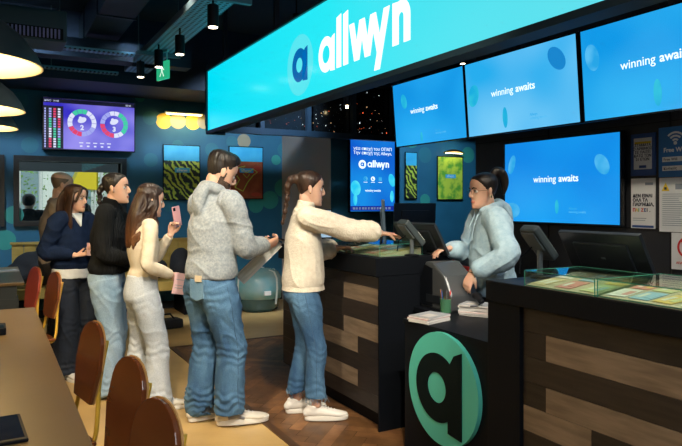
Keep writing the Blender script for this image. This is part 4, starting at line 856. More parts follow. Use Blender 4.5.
    for p in body.data.polygons:
        q = Mi @ p.center
        if abs(q.z+.068) < .0085 and abs(q.y) < .022 and q.x > .086: p.material_index = 1
    if not low:
        for s in (-1,1):
            e = MB().mat(0).ell(MH @ V((.0715,s*.032,.002)), (.0145,.0145,.0115), MH.to_3x3(), n=16, m=10).mat(1).ell(MH @ V((.0825,s*.034,.002)), (.0042,.0062,.0062), MH.to_3x3(), n=10, m=6).build('eye', [EYEW, IRIS], body, smooth='all')
            MB().tube([MH @ V(p) for p in ((.083,s*.017,.006),(.0875,s*.031,.0125),(.078,s*.048,.005))], [(.0015,.002),(.0028,.003),(.0018,.002)], n=6).build('eyelashes', BROW, body)
            MB().tube([MH @ V(p) for p in ((.093,s*.014,.021),(.0915,s*.031,.029),(.077,s*.050,.023))], [(.0028,.0035),(.0032,.0045),(.0018,.0025)], n=6).build('eyebrow', BROW, body)
    return J
def torso_top(J, mt, name='sweater', hem=.92, rw=(.155,.165,.17), rd=(.118,.115,.128), sleeve=(.066,.058,.055,.042), cuff=None, collar=.0, collar_r=.062, hood=False, seed=1, A=1.0, voxel=.0075, wrl=.0, wrr=.0, cuffmat=None, shrink=0, hoodk=1.0):
    k = J['k']; mb = MB(); hip, nb, ch, wa = J['hip'], J['nb'], J['ch'], J['wa']; hz = V((hip.x, hip.y, hem*k))
    mb.limb([hz, hz+V((0,0,.05)), wa+V((.0,0,.03)), ch, nb+V((-.012,0,-.055*k)), nb+V((-.012,0,.0)), nb+V((-.008,0,.03))],
            [(rw[0]*k,rd[0]*k),(rw[0]*1.05*k,rd[0]*1.06*k),(rw[1]*k,rd[1]*k),(rw[2]*k,rd[2]*k),(.150*k,.095*k),(.085*k,.075*k),(.058*k,.06*k)], n=28)
    for tg, s in (('l',1),('r',-1)):
        sh, el, wr = J['s'+tg], J['el'+tg], J['wr'+tg]; sl = sleeve
        w2 = wr-(wr-el).normalized()*(.012)
        mb.limb([sh+V((-.004,-s*.075,.008)), sh+V((0,0,-.004)), sh.lerp(el,.5), el, el.lerp(w2,.5), el.lerp(w2,.86), w2], [(sl[0]*.95*k,)*2,(sl[0]*k,)*2,(sl[1]*k,)*2,(sl[1]*1.0*k,)*2,(sl[2]*k,)*2,(sl[2]*.86*k,)*2,(sl[3]*.86*k,)*2], n=18)
        if cuff: mb.limb([el.lerp(w2,.84), w2], [sl[3]*k*.9, sl[3]*k*.86], n=16)
    if collar: 
        up = (J['hc']-nb).normalized(); c0 = nb+V((-.012,0,-.01)); mb.limb([c0, c0+up*collar*.6, c0+up*collar], [collar_r*1.15, collar_r, collar_r*.98], n=20)
    if hood:
        h = hoodk; c0 = nb+V((-.01,0,.032))
        pts = []; rad = []
        for i in range(17):
            a = -PI*.80+2*PI*.80*i/16+PI; x, y = .070*math.cos(a)*h, .070*math.sin(a)*h; pts.append(c0+V((x, y, .012+.030*(-math.cos(a)+0)*1.0))); rad.append((.030 if abs(i-8) > 5 else .036, .034))
        mb.limb(pts, rad, side=(0,0,1), n=14, sub=3, round_ends=True)
        mb.limb([nb+V((-.085,0,.075)), nb+V((-.118,0,.02)), nb+V((-.132,0,-.07)), nb+V((-.105,0,-.15))], [(.066*h,.03),(.074*h,.042),(.062*h,.034),(.03*h,.015)], side=(0,1,0), n=20, round_ends=True)
    o = remeshed(mb, name, mt, voxel, 4, J['root'], disp=fold(A, seed)); J[name] = o
    return o
def trousers(J, mt, name='trousers', hem=.05, r=(.098,.085,.075,.085), waist=1.02, seat=(.158,.118), seed=2, A=1.0, voxel=.007, hemmat=None):
    k = J['k']; mb = MB(); hip = J['hip']
    mb.limb([V((hip.x-.005,hip.y,waist*k)), hip+V((-.008,0,.03)), hip+V((-.014,0,-.05*k)), hip+V((-.006,0,-.13*k))], [(seat[0]*.88*k,seat[1]*.88*k),(seat[0]*k,seat[1]*k),(seat[0]*1.02*k,seat[1]*1.0*k),(.11*k,.075*k)], n=26)
    for tg, s in (('l',1),('r',-1)):
        hp, kn, an = J['hp'+tg], J['kn'+tg], J['an'+tg]; d = (an-kn); an_ = kn+d*((kn.z-hem)/(kn.z-an.z)) if hem < an.z+.2 else an
        mb.limb([hp+V((-.01,-s*.01,.0)), hp.lerp(kn,.3), hp.lerp(kn,.65), kn, kn.lerp(an_,.5)+V((-.008,0,0)), V((an_.x-.005,an_.y,hem+.02)), V((an_.x-.005,an_.y,hem))], [(r[0]*k,r[0]*1.12*k),(r[0]*k,r[0]*1.1*k),(r[1]*k,)*2,(r[1]*.97*k,)*2,(r[2]*k,)*2,(r[3]*k,)*2,(r[3]*k,)*2], n=22)
    return remeshed(mb, name, mt, voxel, 3, J['root'], disp=fold(A, seed, sx=5, sz=7, zs=((J['knl'].z-.02,.08,.0018),(hem+.07,.07,.0028),(J['hip'].z-.10,.06,.0016))))
XL = [(-.13,-.30),(-.088,-.30),(-.078,-.058),(-.050,-.045),(-.022,-.030),(-.004,.004),(.012,.020),(.050,.050),(.070,.066),(.084,.078),(.097,.12),(.14,.2)]
def lerp_tab(tab, z):
    for (z0, x0), (z1, x1) in zip(tab, tab[1:]):
        if z <= z1: return x0+(x1-x0)*max(0, (z-z0))/(z1-z0)
    return tab[-1][1]
def cap_hair(J, mt, thick=.008, top=0, front=0, line=XL, disp_amp=.0015, name='hair', voxel=.0052, extra=None, smooth=2, bald=False, back=0):
    mb = MB(); MH = J['MH']; c0 = V((-.008,0,.012)); n = 44; rs = []; wid = .97 if J['female'] else 1.02
    zs = [-.118+.236*i/46 for i in range(47)]
    for z in zs:
        f, b, w = (lerp_tab([(h[0], h[q]) for h in HEAD], z) for q in (1, 2, 3)); c, a = (f+b)/2, (f-b)/2; ring = []
        for i in range(n):
            t = 2*PI*i/n; cs, sn = math.cos(t), math.sin(t); e = 2/2.25
            p = V((c+a*math.copysign(abs(cs)**e, cs), w*wid*math.copysign(abs(sn)**e, sn), z))
            s_ = max(0, min(1, (lerp_tab(line, z)-p.x)/.011)); s_ = s_*s_*(3-2*s_)
            if bald: s_ *= 1-max(0, min(1, (z-.055)/.02))
            th = thick+top*max(0, min(1, (z-.045)/.05))+front*max(0, min(1, (z-.07)/.03))*max(0, min(1, (p.x+.01)/.05))+back*max(0, min(1, (-p.x-.02)/.05))
            off = -.007+(th+.007)*s_; d = p-c0; ring.append(MH @ (p+d.normalized()*off))
        rs.append(ring)
    mb.rings(rs)
    if extra: extra(mb, MH)
    return remeshed(mb, name, mt, voxel, smooth, J['body'], disp=lambda p: disp_amp*noise.noise(V((p.x*60,p.y*60,p.z*12))))
def braid(mb, P, r0, r1, n=9):
    P = [V(p) for p in P]
    def at(t):
        x = t*(len(P)-1); i = min(int(x), len(P)-2); return P[i].lerp(P[i+1], x-i)
    for i in range(n):
        t = (i+.5)/n; r_ = r0+(r1-r0)*t; s = 1 if i % 2 else -1; mb.ell(at(t)+V((0, s*r_*.35, 0)), (r_, r_, r_*1.25), n=12, m=8)
    mb.limb([at(q/6) for q in range(7)], [r0*.6+(r1-r0)*.6*q/6 for q in range(7)], n=10)
def jeans(n, c, c2, ns=3.2):
    m = mat(n, c, .85, c2=c2, ns=ns, contrast=(.36,.66), stretch=(1.6,1.6,.7), detail=9); nt = m.node_tree; b = nt.nodes['Principled BSDF']; tc = nt.nodes.new('ShaderNodeTexCoord')
    w = nt.nodes.new('ShaderNodeTexNoise'); w.inputs['Scale'].default_value = 140; bp = nt.nodes.new('ShaderNodeBump'); bp.inputs['Strength'].default_value = .5; bp.inputs['Distance'].default_value = .004
    nt.links.new(tc.outputs['Object'], w.inputs[0]); nt.links.new(w.outputs[0], bp.inputs['Height']); nt.links.new(bp.outputs[0], b.inputs['Normal'])
    mx = nt.nodes.new('ShaderNodeMix'); mx.data_type = 'RGBA'; mx.blend_type = 'MULTIPLY'; mx.inputs[0].default_value = .4; r = nt.nodes.new('ShaderNodeValToRGB'); e = r.color_ramp.elements; e[0].position = .35; e[0].color = (.55,.6,.68,1); e[1].position = .62; e[1].color = (1,1,1,1)
    src = b.inputs['Base Color'].links[0].from_socket; nt.links.new(w.outputs[0], r.inputs[0]); nt.links.new(src, mx.inputs[6]); nt.links.new(r.outputs[0], mx.inputs[7]); nt.links.new(mx.outputs[2], b.inputs['Base Color']); return m
J1 = jeans('denim_mid_blue', (.07,.17,.30), (.17,.31,.44)); J2 = jeans('denim_blue', (.022,.080,.185), (.105,.235,.39)); J3 = jeans('denim_light', (.40,.46,.53), (.58,.63,.68)); J4 = jeans('denim_pale_blue', (.17,.29,.42), (.34,.46,.58))
SHW = mat('shoe_white', (.72,.70,.66), .5); SOLE = mat('sole_white', (.78,.76,.70), .6); SHC = mat('shoe_cream', (.62,.58,.50), .6); SHG = mat('shoe_grey_mark', (.25,.25,.26), .5)
def seam(J, tr, mt, r, hem, side=-1):
    """stitched outer seam on each leg, laid on the cloth by nearest point"""
    for tg, s in (('l',1),('r',-1)):
        hp, kn, an = J['hp'+tg], J['kn'+tg], J['an'+tg]; P = []
        for i in range(25):
            t = i/24; base = hp.lerp(kn, t*2) if t < .5 else kn.lerp(V((an.x,an.y,hem+.005)), t*2-1)
            ok, loc, nor, idx = tr.ray_cast(base+V((-.008, s*.30, 0)), V((0,-s,0)))
            if ok: P.append(loc-V((0,s*-.0002,0)))
        MB().tube(P, .0017, n=5).build('seam', mt, tr)
# ---- customer at the counter: cream knit, blue cropped jeans
C = person('woman with a dark ponytail in a cream knit sweater reaching over the counter', (1.945,3.96), R(-19), 1.68,
    [(-.10,.10,R(8)), (.015,-.09,R(-4))], (-.065,0), (.02,0,0), (2,6,0,.0),
    ((.20,.12,1.15),(-.3,.6,-1),(1,-.35,-.05),(-.1,-.3,-1),.4), ((.50,-.10,1.252),(-.1,-.3,-1),(1,.05,-.10),(0,0,-1),.22), SK, zb=.006)
knit = mat('cream_knit', (.66,.60,.49), .95, c2=(.74,.69,.58), ns=40, bump=.5, bs=110)
o = torso_top(C, knit, 'sweater', hem=.905, rw=(.166,.172,.172), rd=(.142,.140,.130), sleeve=(.080,.078,.080,.044), cuff=1, collar=.085, collar_r=.066, seed=3, A=1.35)
MB().lathe([(.135,0),(.140,-.03),(.130,-.032),(.125,0)], 30, M=Matrix.Translation((C['hip'].x,0,.905*C['k']+.012)) @ Matrix.Diagonal((1.06,1.24,1,1))).build('hem_band', knit, o, smooth=True)
tr = trousers(C, J2, 'jeans', hem=.155, r=(.092,.076,.068,.074), seat=(.156,.128), seed=5, A=.9)
SM = mat('seam_navy', (.035,.08,.16), .8); seam(C, tr, SM, 0, .155)
rr = random.Random(8); m = MB()
for tg in 'lr':
    for i in range(46): a = i*.137; x, y = C['an'+tg].x-.002+.069*math.cos(a), C['an'+tg].y+.069*math.sin(a); m.tube([(x,y,.165),(x+.006*rr.gauss(0,1),y+.006*rr.gauss(0,1),.165-.035*rr.random()-.01)], .0012, n=4)
tag(m.build('frayed_hem', J4, tr), kind='stuff')
for tg in 'lr': shoe(C['root'], '', C['an'+tg]+V((.01,0,0)), C['fy'+tg], SHW, SOLE, 1.0)
def ext(mb, MH): braid(mb, [MH @ V(p) for p in ((-.09,0,.055),(-.135,0,.050),(-.155,.0,.0),(-.150,0,-.09),(-.155,0,-.19),(-.165,0,-.27))], .030, .014, 11)
cap_hair(C, HD, .008, extra=ext)
MB().ell(C['MH'] @ V((-.108,0,.055)), (.014,.020,.020)).build('hair_tie', BROW, C['body'], smooth='all')
MB().ell(C['MH'] @ V((-.006,-.089,-.034)), (.004,)*3, n=8, m=6).build('earring', mat('gold', (.7,.5,.2), .25, 1), C['body'])

# ---- man in the grey hoodie
M_ = person('bearded man in a grey hoodie and baggy blue jeans looking down at a phone', (1.31,4.165), R(15), 1.80,
    [(-.04,.11,R(-4)), (.05,-.12,R(-26))], (-.02,0), (.03,0,4), (-14,24,0,.02),
    ((.34,.06,1.175),(-.6,.7,-1),(1,-.6,.0),(0,-.4,1),.55), ((.35,-.12,1.185),(-.7,-.5,-1),(1,.15,.16),(.1,.8,.5),.6), SK, female=False)
hood_m = mat('heather_grey', (.25,.29,.32), .95, c2=(.36,.40,.43), ns=60, bump=.35, bs=120)
o = torso_top(M_, hood_m, 'hoodie', hem=.925, rw=(.182,.180,.182), rd=(.150,.145,.142), sleeve=(.078,.072,.064,.044), cuff=1, hood=True, hoodk=1.0, seed=7, A=1.4)
tr = trousers(M_, J2, 'jeans', hem=.10, r=(.110,.100,.092,.096), seat=(.172,.138), seed=9, A=1.9)
M_h = M_['hip']; kk = M_['k']; seam(M_, tr, SM, 0, .075)
def pocket(tr, c, nrm, w, h, mt, stitch=None):
    q = MB(); n_ = V(nrm).normalized(); s_ = V((0,0,1)).cross(n_).normalized(); z_ = n_.cross(s_); c = V(c)+n_*0; ok_, c, nq_, ix_ = tr.closest_point_on_mesh(c); c = c+n_*.004; P = [(-w,h),(w,h),(w*.95,-h*.7),(0,-h),(-w*.95,-h*.7)]
    q.add([c+s_*a+z_*b for a, b in P]+[c+s_*a+z_*b-n_*.02 for a, b in P], [(0,1,2,3,4),(9,8,7,6,5)]+[(i,i+5,(i+1)%5+5,(i+1)%5) for i in range(5)]); return q.build('pocket', mt, tr, bevel=.003)
pocket(tr, M_h+V((-.142,-.062,-.04)), (-1,-.28,0), .060, .070, J1)
MB().box(-.026,.026,-.003,.003,-.02,.02, Matrix.Translation(M_h+V((-.150,-.085,.035))) @ Matrix.Rotation(R(-72),4,'Z')).build('fabric_patch', mat('patch_tan', (.62,.52,.36), .7), tr)
for tg in 'lr': shoe(M_['root'], '', M_['an'+tg]+V((.02,0,0)), M_['fy'+tg], SHC, SOLE, 1.18, stripe=SHG, chunk=1)
cap_hair(M_, HB, .0035, top=.016, front=.012, disp_amp=.006, smooth=1)
M_['body'].data.materials.append(mat('beard_stubble', (.05,.030,.022), .7, c2=(.10,.062,.045), ns=60)); Mi = M_['MH'].inverted()
for p in M_['body'].data.polygons:
    q = Mi @ p.center
    if p.material_index == 0 and -.122 < q.z and q.x > -.012 and (q.z < -.047-.25*max(0, q.x-.06) or (q.z < .0 and q.x < .018 and abs(q.y) > .05 and abs(q.y) < .0735)): p.material_index = 2
    if p.material_index == 2 and abs(q.z+.066) < .0105 and abs(q.y) < .026 and q.x > .085: p.material_index = 1
    if p.material_index == 0 and -.054 < q.z < -.042 and abs(q.y) < .03 and q.x > .085: p.material_index = 2
def held(name, label, cat, J, tg, fn, off=(0,0,0), rot=(0,0,0), group=None):
    Mw = Matrix.Translation(J['root'].location) @ Matrix.Rotation(J['root'].rotation_euler.z,4,'Z'); p = Mw @ (J['wr'+tg]+V(off))
    t = thing(name, label, cat, p, 0, group); t.rotation_euler = (R(rot[0]), R(rot[1]), J['root'].rotation_euler.z+R(rot[2])); fn(t); return t
def phone_fn(mt, w=.072, h=.15): 
    def f(t): b = MB().box(-w/2,w/2,-.004,.004,-h/2,h/2).build('case', mt, t, bevel=.003); MB().box(-w/2+.004,w/2-.004,.0041,.005,-h/2+.005,h/2-.005).build('display', mat('phone_glass', (.02,.02,.03), .08), t); MB().box(-w/2+.006,-w/2+.026,-.0065,-.004,h/2-.032,h/2-.008).build('camera_bump', BLACK, t)
    return f
held('phone', 'dark phone held flat in the hands of the man in the grey hoodie', 'phone', M_, 'r', phone_fn(mat('phone_dark', (.02,.022,.028), .3)), (.13,.035,.03), (78,0,-80))
def leaf_fn(t):
    MB().box(-.035,.035,-.001,.001,-.34,.04).build('front_sheet', mat('leaflet_silver', (.50,.55,.52), .2, c2=(.75,.78,.74), ns=7, stretch=(6,1,.6)), t); MB().box(-.02,.05,.004,.006,-.35,.03).build('back_sheet', mat('leaflet_pale', (.6,.62,.60), .3), t)
    MB().box(-.037,-.030,-.003,.008,-.34,.04).build('folded_edge', WHITE, t)
held('leaflet', 'long glossy silver leaflet hanging slanted from the hands of the man in the hoodie', 'leaflet', M_, 'l', leaf_fn, (.14,-.10,-.0), (0,46,-30))

# ---- long haired woman in cream top and pale jeans
G = person('woman with long wavy brown hair in a cream top and pale jeans', (.965,4.70), R(2), 1.60,
    [(-.06,.10,R(10)), (.075,-.10,R(-4))], (-.01,0), (.02,0,0), (-2,10,0,.01),
    ((.20,.03,1.245),(-.3,.6,-1),(.25,-.15,1),(-.2,-1,.1),.8), ((.165,-.12,.955),(-.8,-.5,-.3),(.8,.35,-.25),(0,1,-.2),.7), SK)
topm = mat('cream_jersey', (.64,.56,.42), .9, c2=(.72,.65,.52), ns=20, bump=.2, bs=120)
torso_top(G, topm, 'fitted_top', hem=.965, rw=(.130,.125,.152), rd=(.105,.098,.118), sleeve=(.056,.050,.045,.036), collar=.03, seed=11, A=.8)
trousers(G, J3, 'jeans', hem=.05, r=(.094,.094,.098,.112), seat=(.155,.125), seed=12, A=1.2)
for tg in 'lr': shoe(G['root'], '', G['an'+tg]+V((.02,0,0)), G['fy'+tg], SHC, SOLE, .95, stripe=SHG)
rg = random.Random(17)
def ext(mb, MH):
    mb.limb([MH @ V(p) for p in ((-.05,0,.05),(-.085,0,-.03),(-.105,0,-.16),(-.10,0,-.30),(-.095,0,-.38))], [(.075,.05),(.09,.040),(.105,.035),(.095,.030),(.05,.02)], side=(0,1,0), n=22)
    for i in range(44):
        s = -1 if i % 3 else 1; y0_ = s*(.03+.05*rg.random()); x0 = -.06+.09*rg.random(); L_ = .34+.13*rg.random(); ph = rg.random()*6.28
        P = []; 
        for q in range(11):
            t = q/10; amp = .004+.030*t; P.append(MH @ V((x0*(1-t*.2)-(.03*t if x0 < 0 else -.03*t)+amp*math.sin(ph+t*15), y0_*(1+.55*t)+amp*math.cos(ph+t*15)*.8, .045-L_*t)))
        mb.limb(P, [.014]+[.0135]*8+[.010,.004], n=8, sub=2)
hr = cap_hair(G, HW, .013, extra=ext, disp_amp=.003, voxel=.0055, smooth=1)
held('phone', 'pink cased phone held up in front of the face of the woman with wavy hair', 'phone', G, 'l', phone_fn(mat('phone_pink', (.70,.38,.40), .35)), (.035,-.035,.13), (0,-12,28))
def tick(t): MB().box(-.045,.045,-.0008,.0008,-.10,.05).build('paper', mat('ticket_pink', (.72,.48,.50), .6), t); MB().box(-.03,.03,-.0014,-.0008,-.06,-.055).box(-.03,.02,-.0014,-.0008,-.04,-.036).box(-.03,.03,-.0014,-.0008,.0,.004).build('print', mat('ink_grey', (0,0,0)), t)
held('play_slip', 'pink paper slip hanging from the lowered hand of the woman with wavy hair', 'paper slip', G, 'r', tick, (.045,-.05,-.03), (0,12,8))

# ---- woman in black
B = person('x', (.81,5.2), R(-24), 1.70,
    [(-.04,.10,R(5)), (.03,-.11,R(-10))], (-.01,0), (.02,0,0), (-2,-2,0,.01),
    ((.23,.10,1.05),(-.5,.5,-1),(.7,-.6,0),(0,0,-1),.6), ((.20,-.08,1.02),(-.6,-.6,-1),(.6,.7,0),(0,0,-1),.6), SK)
B['root']['label'] = 'woman with a slick black braid in a black ribbed sweater and light jeans'
torso_top(B, ribbed('black_rib_knit', (.007,.008,.010), (.014,.016,.018), 34, bump=.9), 'sweater', hem=.935, rw=(.168,.160,.17), rd=(.140,.130,.132), sleeve=(.076,.066,.06,.042), cuff=1, collar=.095, collar_r=.066, seed=15, A=1.2)
trousers(B, J4, 'jeans', hem=.055, r=(.104,.100,.100,.108), seat=(.162,.13), seed=16, A=1.4)
for tg in 'lr': shoe(B['root'], '', B['an'+tg]+V((.02,0,0)), B['fy'+tg], SHW, SOLE, 1.0)
def ext(mb, MH): braid(mb, [MH @ V(p) for p in ((-.095,-.01,.015),(-.120,-.015,-.01),(-.120,-.02,-.10),(-.110,-.02,-.19),(-.115,-.02,-.25))], .026, .015, 9)
cap_hair(B, HB, .006, extra=ext)

# ---- woman in navy
N_ = person('woman with long straight hair in a navy sweater over a white shirt', (.609,5.88), R(-58), 1.62,
    [(0.0,.10,R(10)), (.05,-.09,R(-8))], (0,0), (.01,0,0), (20,4,0,.005),
    ((.23,.05,1.07),(-.5,.6,-1),(.6,-.8,.1),(-.2,0,1),.6), ((.17,-.10,1.04),(-.7,-.7,-.8),(.5,.9,.1),(.3,0,1),.7), SK)
torso_top(N_, mat('navy_wool', (.006,.014,.040), .95, spec=.1, c2=(.010,.020,.055), ns=20, bump=.3, bs=90), 'sweater', hem=.965, rw=(.182,.172,.172), rd=(.152,.142,.138), sleeve=(.076,.070,.060,.042), cuff=1, seed=19, A=1.5)
k = N_['k']; hp = N_['hip']
remeshed(MB().limb([V((hp.x,hp.y,.880*k)), V((hp.x,hp.y,.97*k))],[(.184*k,.154*k),(.176*k,.147*k)], n=26), 'shirt_hem', mat('white_shirt', (.70,.74,.76), .8), .008, 2, N_['root'], disp=fold(1.0,4))
nb = N_['nb']; c = nb+V((.055,0,-.005)); MB().add([c+V((.0,-.05,.035)), c+V((0,.05,.035)), c+V((.055,0,-.075)), c+V((-.02,-.05,.0)), c+V((-.02,.05,.0)), c+V((.0,0,-.09))], [(0,2,1),(3,4,5),(0,1,4,3),(1,2,5,4),(2,0,3,5)]).build('shirt_neckline', mat('white_shirt', (0,0,0)), N_['sweater'])
trousers(N_, mat('navy_trouser', (.004,.009,.020), .85, c2=(.007,.014,.030), ns=8), 'trousers', hem=.035, r=(.105,.108,.112,.125), seat=(.165,.135), seed=20, A=1.6)
for tg in 'lr': shoe(N_['root'], '', N_['an'+tg]+V((.02,0,0)), N_['fy'+tg], SHW, SOLE, .95)
def ext(mb, MH):
    for s in (-1,1): mb.limb([MH @ V(p) for p in ((.0,s*.070,.055),(-.004,s*.084,-.02),(-.008,s*.086,-.12),(.012,s*.088,-.23),(.02,s*.085,-.28))], [(.045,.014),(.050,.016),(.045,.018),(.038,.016),(.022,.008)], side=(1,0,0), n=18)
    mb.limb([MH @ V(p) for p in ((-.06,0,.05),(-.088,0,-.02),(-.095,0,-.14),(-.09,0,-.25))], [(.07,.04),(.085,.035),(.085,.035),(.07,.02)], side=(0,1,0), n=20)
    mb.limb([MH @ V(p) for p in ((.035,.0,.108),(.072,-.035,.085),(.072,-.062,.04),(.05,-.078,-.03))], [(.012,.012),(.014,.012),(.012,.012),(.012,.010)], n=10)
    mb.limb([MH @ V(p) for p in ((.035,.0,.108),(.072,.035,.085),(.072,.062,.04),(.05,.078,-.03))], [(.012,.012),(.014,.012),(.012,.012),(.012,.010)], n=10)
cap_hair(N_, HD, .011, extra=ext)
def tick2(t): MB().box(-.04,.075,-.0008,.0008,-.05,.06).build('paper', mat('ticket_pink', (0,0,0)), t)
held('play_slip', 'pink paper slip held in front by the woman in the navy sweater', 'paper slip', N_, 'r', tick2, (.11,.075,.045), (12,0,50))

# ---- balding man behind the queue
O = person('balding man in a light taupe jacket standing behind the woman in navy', (.55,6.74), R(-5), 1.76,
    [(0,.10,0), (.05,-.10,0)], (0,0), (.02,0,0), (10,8,0,.01),
    ((.16,.18,.90),(-1,.3,-.3),(.4,0,-1),(0,-1,0),.4), ((.12,-.20,.88),(-1,-.3,-.3),(.4,0,-1),(0,1,0),.4), SK2, female=False)
torso_top(O, mat('taupe_jacket', (.20,.17,.145), .85, c2=(.26,.225,.19), ns=8), 'jacket', hem=.84, rw=(.17,.18,.195), rd=(.14,.14,.145), sleeve=(.082,.07,.062,.05), collar=.05, collar_r=.078, seed=23, A=1.3)
trousers(O, mat('dark_trouser', (.015,.016,.02), .85), 'trousers', hem=.04, r=(.105,.09,.085,.09), seat=(.165,.135), seed=24)
for tg in 'lr': shoe(O['root'], '', O['an'+tg]+V((.02,0,0)), O['fy'+tg], BLACK, BLACK, 1.08)
cap_hair(O, HG, .002, disp_amp=.0008, bald=True)
MB().ell(O['MH'] @ V((-.09,-.03,-.055)), (.02,.018,.02)).build('collar_shadow_strap', BLACK, O['root'], smooth='all') if 0 else None

# ---- cashier
K = person('cashier in a pale blue hoodie behind the low desk with dark hair tied up', (2.94,3.26), R(160), 1.66,
    [(0,.10,R(5)), (.03,-.10,R(-5))], (0,0), (.03,0,0), (8,5,0,.01),
    ((.225,.225,1.03),(-.35,.9,-.5),(.45,-.1,-1),(-.6,-.6,-.4),.35), ((.27,-.10,1.16),(-.3,-.7,-1),(1,.1,-.2),(0,0,-1),.4), SK, zb=.006)
o = torso_top(K, mat('pale_blue_fleece', (.33,.50,.62), .95, c2=(.43,.60,.70), ns=30, bump=.3, bs=90), 'hoodie', hem=.875, rw=(.178,.180,.178), rd=(.148,.145,.140), sleeve=(.088,.080,.072,.046), cuff=1, hood=True, hoodk=1.0, seed=31, A=1.7)
for s in (-1,1): MB().tube([K['nb']+V((.085,s*.03,.0)), K['nb']+V((.118,s*.035,-.08)), K['nb']+V((.128,s*.032,-.17))], .004, n=6).build('drawstring', mat('cord_blue', (.35,.5,.6), .8), o)
trousers(K, mat('black_trouser', (.01,.01,.012), .85), 'trousers', hem=.04, r=(.095,.08,.075,.08), seed=33)
for tg in 'lr': shoe(K['root'], '', K['an'+tg]+V((.02,0,0)), K['fy'+tg], SHW, SOLE, .95)
def ext(mb, MH):
    mb.limb([MH @ V(p) for p in ((-.065,0,.09),(-.105,0,.125),(-.150,0,.105),(-.165,0,.04),(-.150,0,-.04))], [.020,.030,.034,.030,.010], n=14)
cap_hair(K, HB, .007, extra=ext)
MB().tube([K['MH'] @ V((-.072+.014*math.cos(a*PI/5), .018*math.sin(a*PI/5), .100+.010*math.cos(a*PI/5))) for a in range(11)], .005, n=6).build('hair_tie', BROW, K['body'])
# thin framed glasses
m = MB()
for s in (-1,1): m.tube([K['MH'] @ V((.098-.006*abs(math.sin(a*PI/8)*0), s*.031+.020*math.cos(a*PI/8), .002+.017*math.sin(a*PI/8))) for a in range(17)], .0008, n=5); m.tube([K['MH'] @ V(p) for p in ((.098,s*.051,.004),(.05,s*.074,.006),(-.005,s*.080,.004))], .0013, n=5)
m.tube([K['MH'] @ V((.098,-.011,.004)), K['MH'] @ V((.101,0,.007)), K['MH'] @ V((.098,.011,.004))], .0012, n=5).build('glasses', mat('glasses_frame', (.10,.07,.04), .3, .8), K['body'])
for s in (1,): MB().ell(K['MH'] @ V((-.004,s*.089,-.040)), (.006,.003,.010), n=8, m=6).build('earring', mat('gold', (0,0,0)), K['body'])
MB().tube([K['wrl']+(K['ell']-K['wrl']).normalized()*.004+V((.026*math.cos(a*PI/6), .024*math.sin(a*PI/6), .004*math.cos(a*PI/6))) for a in range(13)], .0025, n=6).build('bracelet', mat('gold', (0,0,0)), K['body'])

# ---- two people outside, seen dark through the window
def outsider(label, loc, rz, H, cloth, seated):
    P = person(label, loc, rz, H, [(.0,.10,0),(.03,-.10,0)], (0,0), (.02,0,0), (0,0,0), ((.18,.10,1.0),(-.6,.5,-1),(1,-.4,0),(0,0,-1),.5), ((.18,-.10,1.0),(-.6,-.5,-1),(1,.4,0),(0,0,-1),.5), SK2, female=False, zb=-.02, low=True, group='people outside the window')
    torso_top(P, cloth, 'coat', hem=.80, rw=(.18,.185,.20), rd=(.14,.14,.15), sleeve=(.085,.07,.065,.05), collar=.07, collar_r=.075, seed=3, voxel=.014)
    trousers(P, cloth, 'trousers', hem=.03, r=(.10,.09,.085,.09), voxel=.014)
    cap_hair(P, HB, .012, voxel=.01)
    for tg in 'lr': shoe(P['root'], '', P['an'+tg], 0, BLACK, BLACK)
dk = mat('coat_dark', (.012,.013,.016), .9)
outsider('dark coated figure with back turned outside the window at the left', (.46,9.85), R(80), 1.60, dk, True)
outsider('dark haired figure outside the window just right of the bald man', (1.02,9.9), R(95), 1.72, dk, False)

# ================================================================ LIGHT
def light(kind, name, loc, energy, col, size=.2, rot=None, tgt=None, **kw):
    l = bpy.data.lights.new(name, kind); l.energy = energy; l.color = col
    if kind == 'AREA': l.size = size; l.shape = 'RECTANGLE' if 'sy' in kw else 'SQUARE'; l.size_y = kw.get('sy', size)
    elif kind in ('POINT','SPOT'): l.shadow_soft_size = size
    if kind == 'SPOT': l.spot_size = kw.get('ang', 1.2); l.spot_blend = .7
    if kind == 'SUN': l.angle = .02
    o = bpy.data.objects.new(name, l); COL.objects.link(o); o.location = loc
    if tgt: o.rotation_euler = (V(tgt)-V(loc)).to_track_quat('-Z','Y').to_euler()
    elif rot: o.rotation_euler = rot
    return o
sp = [(1.45,4.63,2.78,'nearest black cylinder spotlight under the cable tray',0),(1.45,5.58,2.77,'second black cylinder spotlight under the cable tray, beside the hanger bar',0),(1.42,6.25,2.78,'third black cylinder spotlight, behind the green exit sign',0),(1.41,7.05,2.82,'farthest small spotlight under the cable tray, left of the exit sign',0)]
for x, y, z, l, e in sp: spotlamp(x, y, z, l, 0, top=2.998)
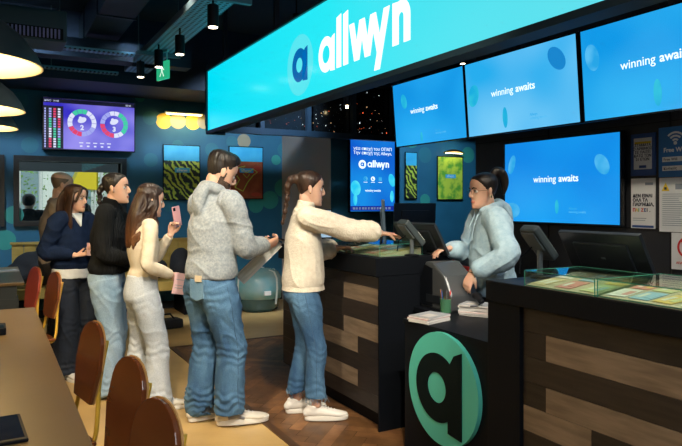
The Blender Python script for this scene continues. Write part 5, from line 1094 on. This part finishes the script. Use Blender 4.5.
for x, y, z, e, tg, a in ((1.0,1.2,3.3,560,(1.9,3.9,1.2),.9),(.2,2.6,3.4,380,(1.1,4.6,1.1),1.0),(1.3,4.9,3.35,150,(1.0,5.4,0),1.1),(2.6,1.2,3.3,230,(2.9,3.2,1.3),.7),(1.2,6.6,3.35,420,(1.6,8.9,1.2),1.4),(2.9,6.3,3.35,420,(3.0,8.9,1.3),1.3),(-.6,6.4,3.35,420,(.6,8.9,2.0),1.4),(5.6,6.8,3.35,380,(6.4,9,1.7),1.2),(3.0,2.5,3.3,130,(4.29,3.0,1.6),.7),(3.2,2.0,3.3,330,(2.3,1.7,1.1),.75)):
    spotlamp(x, y, z, 'added black cylinder fill spotlight high on the ceiling above the shop floor', e, (1,.86,.66) if y < 6 else (.72,.86,1), a, tg)  # added spots, aimed to brighten people, back wall, notices and cases
# added fill panels on the ceiling, unseen above and behind the camera
for x, y, w_, h_, e, c in ((.9,-.9,1.2,.6,90,(.95,.97,1)),(-1.2,1.0,.6,1.2,34,(1,.93,.8)),(3.2,.2,.6,1.2,26,(.95,.97,1))):
    t = thing('added_fill_panel', 'added flat white fill panel on the ceiling at the front of the shop', 'fill light', (x,y,3.55), group='added fill panels at the front')
    MB().box(-w_/2-.03,w_/2+.03,-h_/2-.03,h_/2+.03,.01,.06).build('frame', WHITE, t); MB().box(-w_/2,w_/2,-h_/2,h_/2,0,.01).build('fill_panel_diffuser', emis('fill_panel_glow', (1,.97,.92), 2), t)  # frame and diffuser of the added fill panel
    l = light('AREA', 'fill_panel_light', (0,0,-.02), e, c, w_, sy=h_); l.parent = t
pl = light('AREA', 'picture_light_lamp', (2.36,8.80,2.68), 2.5, (1,.68,.2), .5, rot=(R(50),0,0), sy=.04)
light('SUN', 'sun', (0,0,20), 3.2, (1,.95,.85), tgt=(2,14,0)).rotation_euler = (R(48), 0, R(20))
w = bpy.data.worlds.new('world'); S.world = w; w.use_nodes = True; b = w.node_tree.nodes['Background']; b.inputs[0].default_value = (.75,.87,1,1); b.inputs[1].default_value = 1.0
S.cycles.use_denoising = True; S.cycles.max_bounces = 8; S.cycles.transparent_max_bounces = 16; S.cycles.sample_clamp_indirect = 4
S.view_settings.view_transform = 'Standard'; S.view_settings.look = 'None'; S.view_settings.exposure = 0; S.view_settings.gamma = 1; S.view_settings.use_curve_mapping = False
